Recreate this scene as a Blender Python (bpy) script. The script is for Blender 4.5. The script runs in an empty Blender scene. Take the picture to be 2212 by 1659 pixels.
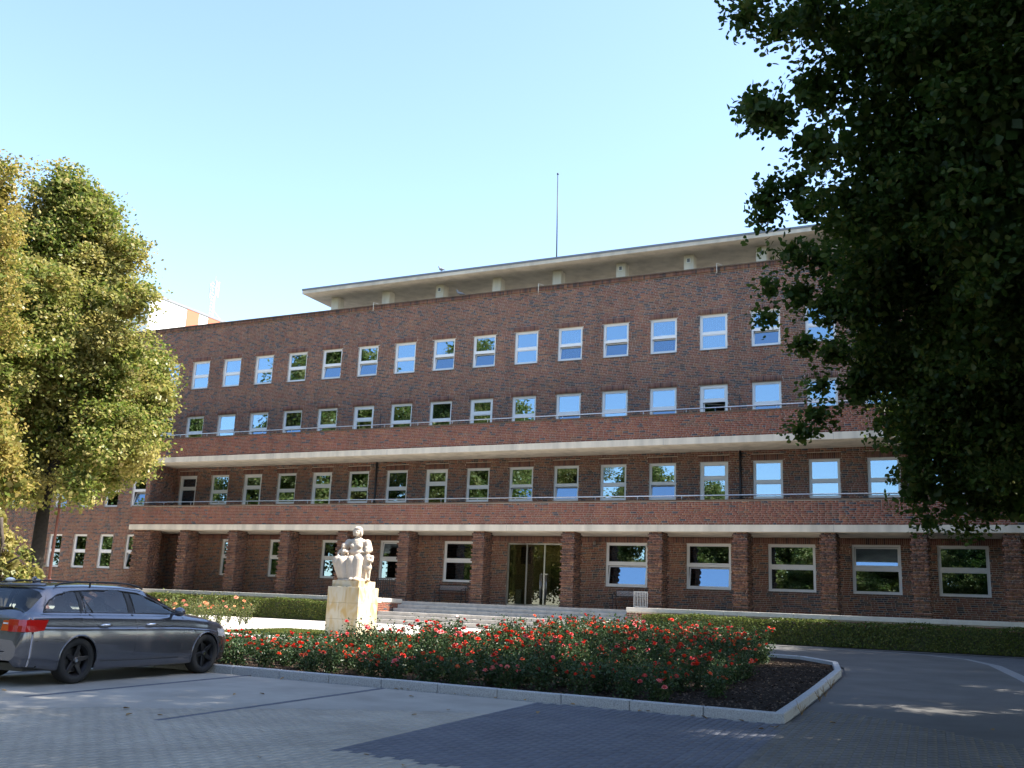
import bpy, bmesh, math, random
import numpy as np
from mathutils import Matrix, Vector, noise

random.seed(7)
RNG = np.random.default_rng(11)
SC = bpy.context.scene
COL = SC.collection
PI = math.pi

# ------------------------------------------------------------------ camera
YAW, PITCH, ROLL = 0.46208, 0.22441, -0.04301
EYE = Vector((0.0, 0.0, 1.10))
cam_d = bpy.data.cameras.new('camera'); cam = bpy.data.objects.new('camera', cam_d); COL.objects.link(cam)
fw = Vector((-math.sin(YAW) * math.cos(PITCH), math.cos(YAW) * math.cos(PITCH), math.sin(PITCH)))
rt = Vector((math.cos(YAW), math.sin(YAW), 0)); up = rt.cross(fw)
r2 = rt * math.cos(ROLL) - up * math.sin(ROLL); u2 = rt * math.sin(ROLL) + up * math.cos(ROLL)
cam.matrix_world = Matrix(((r2.x, u2.x, -fw.x, EYE.x), (r2.y, u2.y, -fw.y, EYE.y), (r2.z, u2.z, -fw.z, EYE.z), (0, 0, 0, 1)))
cam_d.sensor_width = 36.0; cam_d.lens = 3367.5 / 3456 * 36; cam_d.clip_start = 0.05; cam_d.clip_end = 3000
SC.camera = cam
def pix(x, y, dist):
    """a point `dist` metres (horizontally) along the sight line through photo position x, y (2212 px wide frame)"""
    f = 3367.5 / 1.5624
    d = r2 * ((x - 1106) / f) + u2 * (-(y - 829.5) / f) + fw
    return EYE + d * (dist / math.hypot(d.x, d.y))

# ------------------------------------------------------------------ sky, sun, exposure
SUN = Vector((0.80, 0.24, 1.0)).normalized()
elev = math.asin(SUN.z); azim = math.atan2(SUN.x, SUN.y)
w = bpy.data.worlds.new('World'); SC.world = w; w.use_nodes = True
nt = w.node_tree; bg = nt.nodes['Background']
sky = nt.nodes.new('ShaderNodeTexSky'); sky.sky_type = 'NISHITA'; sky.sun_disc = False
sky.sun_elevation = elev; sky.sun_rotation = azim
sky.air_density = 1.0; sky.dust_density = .7; sky.ozone_density = 1.0
nt.links.new(sky.outputs[0], bg.inputs[0]); bg.inputs[1].default_value = 0.13
sd = bpy.data.lights.new('sun', 'SUN'); sd.energy = 4.6; sd.angle = math.radians(0.55); sd.color = (1.0, 0.94, 0.84)
sun = bpy.data.objects.new('sun', sd); COL.objects.link(sun)
sun.rotation_euler = (-SUN).to_track_quat('-Z', 'Y').to_euler(); sun.location = (30, 10, 60)
SC.view_settings.view_transform = 'Standard'; SC.view_settings.look = 'None'
SC.view_settings.gamma = 1.0; SC.view_settings.use_curve_mapping = False
SC.view_settings.exposure = 1.8
SC.render.engine = 'CYCLES'
SC.cycles.use_denoising = True
SC.cycles.max_bounces = 7; SC.cycles.diffuse_bounces = 3; SC.cycles.glossy_bounces = 4
SC.cycles.transparent_max_bounces = 8; SC.cycles.transmission_bounces = 4
SC.cycles.caustics_reflective = False; SC.cycles.caustics_refractive = False
SC.cycles.sample_clamp_indirect = 6.0

# ------------------------------------------------------------------ materials
M = {}
def mat(name, col=(.5, .5, .5), rough=.7, metal=0.0, spec=.4, noise_s=None, noise_a=.25, bump=0.0, bump_s=None, ramp=None, island=False, objrand=False, coat=0.0, streak=0.0):
    m = bpy.data.materials.new(name); m.use_nodes = True
    n = m.node_tree.nodes; l = m.node_tree.links; b = n['Principled BSDF']
    b.inputs['Roughness'].default_value = rough; b.inputs['Metallic'].default_value = metal
    b.inputs['Specular IOR Level'].default_value = spec
    if coat: b.inputs['Coat Weight'].default_value = coat; b.inputs['Coat Roughness'].default_value = .05
    b.inputs['Base Color'].default_value = (*col, 1)
    src = None
    if ramp:
        cr = n.new('ShaderNodeValToRGB'); cr.color_ramp.interpolation = 'CONSTANT' if island == 'const' else 'LINEAR'
        e = cr.color_ramp.elements
        while len(e) < len(ramp): e.new(.5)
        for k, (pos, c) in enumerate(ramp): e[k].position = pos; e[k].color = (*c, 1)
        if objrand:
            oi = n.new('ShaderNodeObjectInfo'); l.new(oi.outputs['Random'], cr.inputs[0])
        elif island:
            g = n.new('ShaderNodeNewGeometry'); l.new(g.outputs['Random Per Island'], cr.inputs[0])
        src = cr.outputs[0]
    if noise_s:
        tc = n.new('ShaderNodeTexCoord'); no = n.new('ShaderNodeTexNoise'); no.inputs['Scale'].default_value = noise_s; no.inputs['Detail'].default_value = 6
        no.inputs['Roughness'].default_value = .65
        l.new(tc.outputs['Object'], no.inputs['Vector'])
        mr = n.new('ShaderNodeMapRange'); mr.inputs[1].default_value = .3; mr.inputs[2].default_value = .7
        mr.inputs[3].default_value = 1 - noise_a; mr.inputs[4].default_value = 1 + noise_a
        l.new(no.outputs['Fac'], mr.inputs[0])
        mx = n.new('ShaderNodeMix'); mx.data_type = 'RGBA'; mx.blend_type = 'MULTIPLY'; mx.inputs[0].default_value = 1
        if src: l.new(src, mx.inputs[6])
        else: mx.inputs[6].default_value = (*col, 1)
        l.new(mr.outputs[0], mx.inputs[7]); src = mx.outputs[2]
    if streak:
        tc = n.new('ShaderNodeTexCoord'); mp = n.new('ShaderNodeMapping'); mp.inputs['Scale'].default_value = (1.3, 1.3, .16); no = n.new('ShaderNodeTexNoise'); no.inputs['Scale'].default_value = 1.5; no.inputs['Detail'].default_value = 5
        l.new(tc.outputs['Object'], mp.inputs[0]); l.new(mp.outputs[0], no.inputs['Vector'])
        mr = n.new('ShaderNodeMapRange'); mr.inputs[1].default_value = .42; mr.inputs[2].default_value = .68; mr.inputs[3].default_value = 1.05; mr.inputs[4].default_value = 1 - streak; l.new(no.outputs['Fac'], mr.inputs[0])
        mx = n.new('ShaderNodeMix'); mx.data_type = 'RGBA'; mx.blend_type = 'MULTIPLY'; mx.inputs[0].default_value = 1
        if src: l.new(src, mx.inputs[6])
        else: mx.inputs[6].default_value = (*col, 1)
        l.new(mr.outputs[0], mx.inputs[7]); src = mx.outputs[2]
    if src: l.new(src, b.inputs['Base Color'])
    if bump:
        tc = n.new('ShaderNodeTexCoord'); no = n.new('ShaderNodeTexNoise'); no.inputs['Scale'].default_value = bump_s or 60; no.inputs['Detail'].default_value = 5
        l.new(tc.outputs['Object'], no.inputs['Vector'])
        bp = n.new('ShaderNodeBump'); bp.inputs['Strength'].default_value = bump; bp.inputs['Distance'].default_value = .01
        l.new(no.outputs['Fac'], bp.inputs['Height']); l.new(bp.outputs[0], b.inputs['Normal'])
    M[name] = m; return m

RED1, RED2, BRN, DRK, BLU, ORG = (.235, .094, .060), (.195, .078, .054), (.19, .104, .072), (.085, .063, .057), (.075, .070, .080), (.275, .128, .070)
mat('brick_wall', rough=.8, island='const', ramp=[(0, RED1), (.2, RED2), (.38, BRN), (.50, (.205, .10, .066)), (.70, DRK), (.79, BLU), (.90, ORG)], noise_s=.35, noise_a=.12, spec=.3, streak=.2)
mat('brick_parapet', rough=.8, island='const', ramp=[(0, (.235, .084, .054)), (.3, (.205, .074, .050)), (.55, (.25, .098, .061)), (.76, BRN), (.85, BLU), (.91, (.27, .115, .062))], noise_s=.5, noise_a=.12, spec=.3, streak=.2)
mat('brick_pier', rough=.85, island='const', ramp=[(0, (.175, .085, .062)), (.25, (.21, .105, .07)), (.5, (.13, .075, .06)), (.7, DRK), (.85, (.24, .125, .075))], noise_s=2, noise_a=.2, spec=.25)
mat('brick_soldier', rough=.85, island='const', ramp=[(0, (.20, .095, .07)), (.3, (.17, .08, .062)), (.6, (.22, .115, .08)), (.85, (.10, .06, .055))], noise_s=2, noise_a=.15, spec=.25)
mat('mortar', (.46, .385, .315), .95, noise_s=1.5, noise_a=.2)
mat('mortar_light', (.50, .44, .38), .95, noise_s=1.5, noise_a=.15)
mat('concrete', (.64, .57, .46), .85, streak=.22, noise_s=.7, noise_a=.08, bump=.15, bump_s=40)
mat('canopy_post', (.70, .64, .54), .88, streak=.2)
mat('canopy_concrete', (.53, .475, .39), .88, streak=.18, noise_s=.8, noise_a=.12)
mat('metal_flashing', (.16, .17, .19), .5, .3)
mat('roof_gravel', (.40, .37, .32), .9, noise_s=20, noise_a=.2)
mat('dark_cap', (.13, .085, .055), .7, noise_s=2, noise_a=.3)
mat('white_frame', (.78, .78, .77), .4, spec=.4)
mat('steel', (.62, .63, .65), .28, 1.0)
mat('dark_metal', (.045, .045, .05), .5, .4)
mat('rail_white', (.62, .58, .52), .5)
mat('room', (.07, .075, .065), .9)
mat('lobby', (.42, .36, .23), .8)
mat('blind', (.62, .66, .68), .8)
mat('black_sticker', (.01, .01, .01), .6)
mat('stone_step', (.44, .405, .36), .85, noise_s=3, noise_a=.2, bump=.2, bump_s=60)
mat('stone_coping', (.58, .54, .47), .85, noise_s=3, noise_a=.12)
mat('plaza', (.55, .51, .46), .9, noise_s=1.2, noise_a=.1)
mat('asphalt', (.085, .088, .095), .85, noise_s=3, noise_a=.2, bump=.3, bump_s=120)
mat('joint', (.07, .066, .06), .95)
mat('paved_far', (.268, .251, .222), .85, noise_s=.9, noise_a=.2, bump=.15, bump_s=150)
mat('paver_light_shaded', rough=.82, island=True, ramp=[(0, (.108, .105, .099)), (.5, (.113, .110, .104)), (1, (.118, .115, .108))], noise_s=.9, noise_a=.2, spec=.3)  # drive pavers: the light pavers with tree shade darkened into their colour
mat('paved_far_shaded', (.088, .086, .083), .85, noise_s=.7, noise_a=.25, bump=.2, bump_s=120)  # same paving on far drive and footpath, tree shade put into its tone
mat('band_stone', (.22, .22, .225), .8, noise_s=30, noise_a=.25)
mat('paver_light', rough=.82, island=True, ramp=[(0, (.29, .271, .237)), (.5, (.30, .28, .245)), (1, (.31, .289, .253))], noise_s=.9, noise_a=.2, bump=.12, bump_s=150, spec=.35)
mat('paver_dark', rough=.78, island=True, ramp=[(0, (.088, .096, .122)), (.5, (.094, .102, .128)), (1, (.102, .11, .134))], noise_s=1.3, noise_a=.16, bump=.25, bump_s=150, spec=.35)
mat('granite', (.34, .345, .35), .7, noise_s=55, noise_a=.35, bump=.2, bump_s=200)
mat('soil', (.022, .016, .012), .98, spec=.05, noise_s=9, noise_a=.5, bump=1.0, bump_s=18)
mat('mulch', rough=.9, island=True, ramp=[(0, (.03, .02, .014)), (.5, (.06, .036, .022)), (1, (.13, .085, .05))])
mat('earth', (.10, .11, .06), .95, noise_s=.5, noise_a=.3)
mat('bark', (.075, .058, .045), .95, noise_s=8, noise_a=.4, bump=1, bump_s=20)
mat('bark_dark', (.028, .023, .018), .95, noise_s=8, noise_a=.4)
mat('twig', (.05, .055, .03), .9)
mat('statue_stone', (.50, .42, .335), .8, noise_s=5, noise_a=.10, bump=.15, bump_s=40)
mat('tower_white', (.80, .80, .80), .8, noise_s=.2, noise_a=.03)
mat('tower_orange', (.50, .15, .085), .8)
mat('tower_edge', (.2, .2, .22), .7)
mat('antenna', (.55, .55, .57), .5, .3)
mat('lamp_post', (.16, .055, .04), .5)
mat('tyre', (.018, .018, .019), .85)
mat('rim', (.028, .028, .032), .42, .6)
mat('chrome', (.75, .75, .77), .15, 1.0)
mat('black_plastic', (.02, .02, .022), .45)
mat('car_paint', (.118, .122, .148), .25, .7, coat=1.0)
mat('tail_red', (.42, .012, .01), .12, spec=.6, coat=.6)
mat('tail_amber', (.55, .07, .012), .15, spec=.6, coat=.6)
mat('clear_lamp', (.8, .8, .82), .1, .5)
mat('plate_white', (.75, .76, .74), .5)
mat('plate_black', (.012, .012, .012), .5)
mat('seat', (.025, .025, .027), .8)
mat('bird_grey', (.22, .22, .23), .8)
mat('bench_wood', (.12, .045, .025), .6)
mat('bloom', rough=.6, objrand=True, ramp=[(0, (.80, .055, .018)), (.5, (.70, .035, .022)), (.8, (.80, .09, .03)), (1, (.55, .03, .03))])
mat('bloom_pink', rough=.6, objrand=True, ramp=[(0, (.72, .07, .075)), (.5, (.76, .13, .14)), (1, (.82, .25, .25))])
mat('bloom_coral', rough=.6, objrand=True, ramp=[(0, (.85, .12, .035)), (.6, (.82, .17, .07)), (1, (.78, .10, .06))])
mat('bloom_orange', rough=.6, objrand=True, ramp=[(0, (.85, .30, .12)), (.5, (.85, .33, .24)), (1, (.85, .45, .22))])
mat('bloom_white', (.85, .80, .78), .6)
mat('hook', (.75, .72, .66), .5)
mat('litter', rough=.8, island=True, ramp=[(0, (.14, .07, .03)), (.5, (.22, .13, .05)), (1, (.30, .22, .08))])

def leaf_mat(name, cols, trans=.4, gloss=.012, patch=None):
    m = bpy.data.materials.new(name); m.use_nodes = True
    n = m.node_tree.nodes; l = m.node_tree.links; n.clear()
    out = n.new('ShaderNodeOutputMaterial')
    g = n.new('ShaderNodeNewGeometry'); cr = n.new('ShaderNodeValToRGB'); e = cr.color_ramp.elements
    while len(e) < len(cols): e.new(.5)
    for k, (p_, c) in enumerate(cols): e[k].position = p_; e[k].color = (*c, 1)
    l.new(g.outputs['Random Per Island'], cr.inputs[0])
    d = n.new('ShaderNodeBsdfDiffuse'); t = n.new('ShaderNodeBsdfTranslucent'); gl = n.new('ShaderNodeBsdfGlossy'); gl.inputs['Roughness'].default_value = .35
    hs = n.new('ShaderNodeHueSaturation'); hs.inputs['Value'].default_value = 1.5; hs.inputs['Saturation'].default_value = 1.1
    src = cr.outputs[0]
    if patch:
        tc = n.new('ShaderNodeTexCoord'); no = n.new('ShaderNodeTexNoise'); no.inputs['Scale'].default_value = .55; no.inputs['Detail'].default_value = 4; l.new(tc.outputs['Object'], no.inputs['Vector'])
        mr = n.new('ShaderNodeMapRange'); mr.inputs[1].default_value = .48; mr.inputs[2].default_value = .66; mr.inputs[4].default_value = .5; l.new(no.outputs['Fac'], mr.inputs[0])
        mx = n.new('ShaderNodeMix'); mx.data_type = 'RGBA'; mx.inputs[7].default_value = (*patch, 1); l.new(mr.outputs[0], mx.inputs[0]); l.new(src, mx.inputs[6]); src = mx.outputs[2]
    l.new(src, d.inputs[0]); l.new(src, hs.inputs['Color']); l.new(hs.outputs[0], t.inputs[0])
    m1 = n.new('ShaderNodeMixShader'); m1.inputs[0].default_value = trans; l.new(d.outputs[0], m1.inputs[1]); l.new(t.outputs[0], m1.inputs[2])
    m2 = n.new('ShaderNodeMixShader'); m2.inputs[0].default_value = gloss; l.new(m1.outputs[0], m2.inputs[1]); l.new(gl.outputs[0], m2.inputs[2])
    l.new(m2.outputs[0], out.inputs[0]); M[name] = m
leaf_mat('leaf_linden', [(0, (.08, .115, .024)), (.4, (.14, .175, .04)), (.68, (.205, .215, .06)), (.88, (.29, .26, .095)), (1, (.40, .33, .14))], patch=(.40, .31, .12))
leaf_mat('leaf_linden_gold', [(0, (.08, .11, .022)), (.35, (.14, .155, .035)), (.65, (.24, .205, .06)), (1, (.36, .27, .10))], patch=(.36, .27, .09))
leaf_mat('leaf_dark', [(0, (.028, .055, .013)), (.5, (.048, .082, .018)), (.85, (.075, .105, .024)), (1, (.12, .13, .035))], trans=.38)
leaf_mat('leaf_hedge', [(0, (.04, .06, .014)), (.6, (.07, .092, .02)), (1, (.12, .12, .032))], trans=.1)
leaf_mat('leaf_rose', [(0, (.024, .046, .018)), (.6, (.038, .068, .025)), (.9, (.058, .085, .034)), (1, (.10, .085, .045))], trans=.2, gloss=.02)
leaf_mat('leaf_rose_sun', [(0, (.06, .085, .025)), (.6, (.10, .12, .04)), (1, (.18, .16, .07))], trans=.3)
leaf_mat('grass_blade', [(0, (.07, .10, .02)), (.6, (.11, .13, .03)), (1, (.18, .16, .06))], trans=.3)

def glass_mat(name, tint, refl, gcol=(.92, .95, 1.0)):
    m = bpy.data.materials.new(name); m.use_nodes = True
    n = m.node_tree.nodes; l = m.node_tree.links; n.clear()
    out = n.new('ShaderNodeOutputMaterial'); t = n.new('ShaderNodeBsdfTransparent'); t.inputs[0].default_value = (*tint, 1)
    g = n.new('ShaderNodeBsdfGlossy'); g.inputs['Roughness'].default_value = .0; g.inputs['Color'].default_value = (*gcol, 1)
    lw = n.new('ShaderNodeLayerWeight'); lw.inputs[0].default_value = .25
    mr = n.new('ShaderNodeMapRange'); mr.inputs[3].default_value = refl; mr.inputs[4].default_value = .95
    l.new(lw.outputs['Fresnel'], mr.inputs[0])
    mx = n.new('ShaderNodeMixShader'); l.new(mr.outputs[0], mx.inputs[0]); l.new(t.outputs[0], mx.inputs[1]); l.new(g.outputs[0], mx.inputs[2])
    l.new(mx.outputs[0], out.inputs[0]); M[name] = m
glass_mat('window_glass', (.42, .47, .42), .36, (.50, .72, .97))
glass_mat('door_glass', (.62, .62, .52), .10)
glass_mat('car_glass', (.66, .72, .70), .025)

# plinth sandstone with ochre stains
m = mat('plinth_stone', (.58, .49, .34), .85, bump=.15, bump_s=40)
n = m.node_tree.nodes; l = m.node_tree.links
tc = n.new('ShaderNodeTexCoord'); mp = n.new('ShaderNodeMapping'); mp.inputs['Scale'].default_value = (2.2, 2.2, .9); no = n.new('ShaderNodeTexNoise'); no.inputs['Scale'].default_value = 1.6; no.inputs['Detail'].default_value = 4; no.inputs['Distortion'].default_value = 1.2
cr = n.new('ShaderNodeValToRGB'); e = cr.color_ramp.elements; e[0].position = .42; e[0].color = (.58, .51, .38, 1); e[1].position = .68; e[1].color = (.50, .34, .14, 1)
l.new(tc.outputs['Object'], mp.inputs[0]); l.new(mp.outputs[0], no.inputs[0]); l.new(no.outputs[0], cr.inputs[0]); l.new(cr.outputs[0], n['Principled BSDF'].inputs['Base Color'])

# ------------------------------------------------------------------ object helpers
def tag(o, label=None, cat=None, group=None, kind=None):
    if label: o['label'] = label
    if cat: o['category'] = cat
    if group: o['group'] = group
    if kind: o['kind'] = kind
    return o
def thing(name, label, cat, loc=(0, 0, 0), rz=0.0, group=None):
    o = bpy.data.objects.new(name, None); COL.objects.link(o); o.empty_display_size = .2
    o.location = loc; o.rotation_euler = (0, 0, rz)
    return tag(o, label, cat, group)
def link(name, me, parent=None, loc=None, rz=None):
    o = bpy.data.objects.new(name, me); COL.objects.link(o)
    if parent: o.parent = parent
    if loc is not None: o.location = loc
    if rz is not None: o.rotation_euler = (0, 0, rz)
    return o
def npmesh(name, V, F, m, smooth=False):
    V = np.asarray(V, np.float32).reshape(-1, 3); F = np.asarray(F, np.int32); k = F.shape[1]; nf = len(F)
    me = bpy.data.meshes.new(name); me.vertices.add(len(V)); me.vertices.foreach_set('co', V.ravel())
    me.loops.add(nf * k); me.loops.foreach_set('vertex_index', F.ravel())
    me.polygons.add(nf); me.polygons.foreach_set('loop_start', np.arange(nf, dtype=np.int32) * k)
    if smooth: me.polygons.foreach_set('use_smooth', np.ones(nf, bool))
    me.materials.append(M[m]); me.update(calc_edges=True); me.validate(); return me
class MB:
    def __init__(s): s.v = []; s.f = []
    def add(s, vs, fs):
        b = len(s.v); s.v += [tuple(x) for x in vs]; s.f += [tuple(b + i for i in f) for f in fs]; return s
    def box(s, x0, x1, y0, y1, z0, z1):
        return s.add([(x0, y0, z0), (x1, y0, z0), (x1, y1, z0), (x0, y1, z0), (x0, y0, z1), (x1, y0, z1), (x1, y1, z1), (x0, y1, z1)],
                     [(3, 2, 1, 0), (4, 5, 6, 7), (0, 1, 5, 4), (1, 2, 6, 5), (2, 3, 7, 6), (3, 0, 4, 7)])
    def tube(s, pts, rad, n=8, cap=True):
        pts = [Vector(p) for p in pts]; rr = rad if isinstance(rad, (list, tuple)) else [rad] * len(pts); rings = []
        d0 = (pts[1] - pts[0]).normalized(); a = d0.orthogonal().normalized()
        for i, p in enumerate(pts):
            d = (pts[min(i + 1, len(pts) - 1)] - pts[max(i - 1, 0)])
            d = d.normalized() if d.length > 1e-9 else d0
            a = (a - d * a.dot(d)); a = a.normalized() if a.length > 1e-6 else d.orthogonal().normalized()
            b = d.cross(a); rings.append([p + (a * math.cos(2 * PI * k / n) + b * math.sin(2 * PI * k / n)) * rr[i] for k in range(n)])
        vs = [q for r in rings for q in r]; fs = []
        for i in range(len(pts) - 1):
            for k in range(n): fs.append((i * n + k, i * n + (k + 1) % n, (i + 1) * n + (k + 1) % n, (i + 1) * n + k))
        if cap: fs.append(tuple(range(n - 1, -1, -1))); fs.append(tuple((len(pts) - 1) * n + k for k in range(n)))
        return s.add(vs, fs)
    def prism(s, poly, z0, z1):
        n = len(poly); vs = [(x, y, z0) for x, y in poly] + [(x, y, z1) for x, y in poly]
        return s.add(vs, [tuple(range(n - 1, -1, -1)), tuple(range(n, 2 * n))] + [(i, (i + 1) % n, n + (i + 1) % n, n + i) for i in range(n)])
    def lathe(s, prof, n=16, c=(0, 0, 0)):
        vs = [(c[0] + r * math.cos(2 * PI * k / n), c[1] + r * math.sin(2 * PI * k / n), c[2] + z) for r, z in prof for k in range(n)]
        fs = [(i * n + k, i * n + (k + 1) % n, (i + 1) * n + (k + 1) % n, (i + 1) * n + k) for i in range(len(prof) - 1) for k in range(n)]
        fs += [tuple(range(n - 1, -1, -1)), tuple((len(prof) - 1) * n + k for k in range(n))]
        return s.add(vs, fs)
    def mesh(s, name, m, smooth=False):
        me = bpy.data.meshes.new(name); me.from_pydata(s.v, [], s.f); me.materials.append(M[m])
        if smooth: me.polygons.foreach_set('use_smooth', [True] * len(me.polygons))
        me.update(); return me
    def build(s, name, m, parent=None, smooth=False, loc=None): return link(name, s.mesh(name, m, smooth), parent, loc)
def bevel(me, w, seg=1):
    bm = bmesh.new(); bm.from_mesh(me); bmesh.ops.bevel(bm, geom=bm.edges[:], offset=w, segments=seg, affect='EDGES', profile=.5); bm.to_mesh(me); bm.free(); return me
def copy_tree(o, parent=None):
    c = o.copy(); COL.objects.link(c)
    if parent: c.parent = parent
    for ch in o.children: copy_tree(ch, c)
    return c

# ------------------------------------------------------------------ terrain
def tz(y): return -.35 + .0165 * y if y < 15 else min(.42, -.1025 + .02419 * (y - 15))
def tzv(y): return np.where(y < 15, -.35 + .0165 * y, np.minimum(.42, -.1025 + .02419 * (y - 15)))
def sheet(name, poly, m, lift, kind='structure', parent=None):
    bm = bmesh.new(); vs = [bm.verts.new((x, y, 0)) for x, y in poly]; bm.faces.new(vs)
    for yy in (15.0, 36.6):
        bmesh.ops.bisect_plane(bm, geom=bm.verts[:] + bm.edges[:] + bm.faces[:], plane_co=(0, yy, 0), plane_no=(0, 1, 0))
    bmesh.ops.triangulate(bm, faces=bm.faces[:])
    for v in bm.verts: v.co.z = tz(v.co.y) + lift
    bm.normal_update()
    for f in bm.faces:
        if f.normal.z < 0: f.normal_flip()
    me = bpy.data.meshes.new(name); bm.to_mesh(me); bm.free(); me.materials.append(M[m])
    o = link(name, me, parent)
    if kind and not parent: o['kind'] = kind
    return o
sheet('ground', [(-900, -900), (900, -900), (900, 900), (-900, 900)], 'earth', -.07)
KERB = [(-18.5, 14.15), (-15.5, 14.0), (-13, 13.88), (-2.66, 13.42), (-2.9, 17.2), (-3.3, 22.8), (-3.75, 25.4), (-4.8, 27.0), (-6.4, 27.6), (-9.4, 26.8), (-12.6, 23.8), (-14.8, 20.0), (-16.9, 17.6), (-18.5, 17.0)]
road = sheet('road', [(-60, -30), (30, -30), (30, 12.5), (30, 37.2), (-3, 37.2), (-10, 35.5), (-60, 14)], 'asphalt', -.034)
sheet('plaza_pavement', [(-60, 15.5), (-10, 25.0), (-7.4, 31.5), (-8.2, 37.2), (-8.0, 39.6), (-60, 39.6)], 'plaza', -.022)
# light strip along the hedge on the right and the flush kerb band that curves to the road
sheet('footpath', [(-8.2, 35.1), (6, 35.6), (14, 35.6), (14, 36.9), (-8.2, 36.9)], 'paved_far_shaded', -.018)
def ribbon(pts, w_):
    L, R = [], []
    for i, p in enumerate(pts):
        a = Vector(pts[max(i - 1, 0)]); b = Vector(pts[min(i + 1, len(pts) - 1)]); d = (b - a).normalized(); nrm = Vector((-d.y, d.x))
        L.append(tuple(Vector(p) + nrm * w_)); R.append(tuple(Vector(p) - nrm * w_))
    return L + R[::-1]
band = [(-6.6, 34.9), (-4.0, 34.7), (-2.4, 34.0), (-1.3, 32.8), (-.45, 30.2), (.17, 25.5), (.7, 21), (1.2, 15)]
sheet('kerb_band', ribbon(band, .16), 'band_stone', -.014)
sheet('driveway', [(-2.70, 14.9), (-2.80, 17), (-3.2, 22.8), (-3.6, 25.4), (-4.6, 27.1), (-6.4, 27.8), (-8.0, 30.0), (-6.6, 34.6), (-4.0, 34.4), (-2.4, 33.7), (-1.3, 32.5), (-.6, 30.1), (0, 25.5), (.55, 21), (1.0, 15), (2.6, 9.0), (1.2, 9.5), (.5, 12.1), (-1.6, 14.5), (-2.6, 14.9)], 'paved_far_shaded', -.001)

# pavers -----------------------------------------------------------
ANG = math.radians(3.7); ca, sa = math.cos(ANG), math.sin(ANG)
def loc2w(u, v): return (u * ca - v * sa, u * sa + v * ca)           # v runs towards the building, leaning left
def w2loc(x, y): return (x * ca + y * sa, -x * sa + y * ca)
def inside(poly, x, y):
    c = False; j = len(poly) - 1
    for i in range(len(poly)):
        xi, yi = poly[i]; xj, yj = poly[j]
        if (yi > y) != (yj > y) and x < (xj - xi) * (y - yi) / (yj - yi) + xi: c = not c
        j = i
    return c
DARK = [(-5.70, 8.15), (-6.06, 13.7), (-2.66, 13.6), (-2.28, 9.5), (-2.1, 7.6)]
PARK = [(-16, 13.88), (-13, 13.76), (-2.80, 13.30), (-2.62, 13.30), (-2.80, 17), (-2.94, 19.0), (3.5, 19.0), (3.5, 11.5), (-5.5, 4.2), (-9, 4.6), (-16, 10)]
BAYS = [((-11.3, 9.17), (-11.5, 13.8)), ((-8.41, 8.62), (-8.7, 13.6)), ((-14.1, 9.6), (-14.3, 13.9))]
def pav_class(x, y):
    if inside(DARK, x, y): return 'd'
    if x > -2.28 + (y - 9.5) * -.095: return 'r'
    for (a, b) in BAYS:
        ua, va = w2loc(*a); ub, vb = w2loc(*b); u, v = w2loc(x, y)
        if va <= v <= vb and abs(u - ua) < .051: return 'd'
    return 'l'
PW, PL = .10, .20
def paver_arrays(cells, ch, gap, top):
    """cells: (u0,v0,dz) ; returns verts, faces of eight-sided slabs"""
    c = np.array(cells); n = len(c); g = gap / 2
    x0 = c[:, 0] + g; x1 = c[:, 0] + PW - g; y0 = c[:, 1] + g; y1 = c[:, 1] + PL - g
    ring = [(x0 + ch, y0), (x1 - ch, y0), (x1, y0 + ch), (x1, y1 - ch), (x1 - ch, y1), (x0 + ch, y1), (x0, y1 - ch), (x0, y0 + ch)]
    V = np.zeros((n, 16, 3))
    for k, (a, b) in enumerate(ring):
        X = a * ca - b * sa; Y = a * sa + b * ca; Z = tzv(Y) + c[:, 2] + top
        V[:, k] = np.stack([X, Y, Z], 1); V[:, 8 + k] = np.stack([X, Y, Z - .03], 1)
    F8 = []; base = (np.arange(n) * 16)[:, None]
    quads = np.array([(k, 8 + k, 8 + (k + 1) % 8, (k + 1) % 8) for k in range(8)] + [(0, 1, 2, 3), (0, 3, 4, 7), (4, 5, 6, 7)])
    F = (base[:, :, None] + quads[None]).reshape(-1, 4)
    return V.reshape(-1, 3), F
us = [w2loc(*p)[0] for p in PARK]; vs_ = [w2loc(*p)[1] for p in PARK]
cells = {'l': [], 'd': [], 'r': []}
for iu in range(int(min(us) / PW) - 1, int(max(us) / PW) + 2):
    off = (iu % 2) * .5 * PL
    for iv in range(int(min(vs_) / PL) - 1, int(max(vs_) / PL) + 2):
        u0, v0 = iu * PW, iv * PL + off; x, y = loc2w(u0 + PW / 2, v0 + PL / 2)
        if y < 4.0: continue
        if not inside(PARK, x, y): continue
        if math.hypot(x, y) > 13.2 - max(0, x + 3) * .9 and pav_class(x, y) == 'l': continue
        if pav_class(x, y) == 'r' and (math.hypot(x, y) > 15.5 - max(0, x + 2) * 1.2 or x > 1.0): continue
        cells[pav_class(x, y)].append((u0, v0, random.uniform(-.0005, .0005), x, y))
paving = sheet('parking_paving', PARK, 'paved_far', -.004)
sheet('joint_bed', [(-5.5, 4.2), (-9, 4.6), (-11.0, 7.3), (-9.0, 9.2), (-6.5, 11.0), (-3.5, 12.4), (-2.7, 12.6), (-2.64, 13.3), (-2.70, 15.2), (-1.5, 14.6), (.55, 12.2), (.6, 9.5), (3.4, 10.0), (3.4, 9.0)], 'joint', -.0025)
near = sorted(((math.hypot(c[3] + 1.2, c[4]), k, i) for k in cells for i, c in enumerate(cells[k]) if c[4] > 5.5 - (c[3] + 5) * .0), key=lambda t: t[0])
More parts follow.
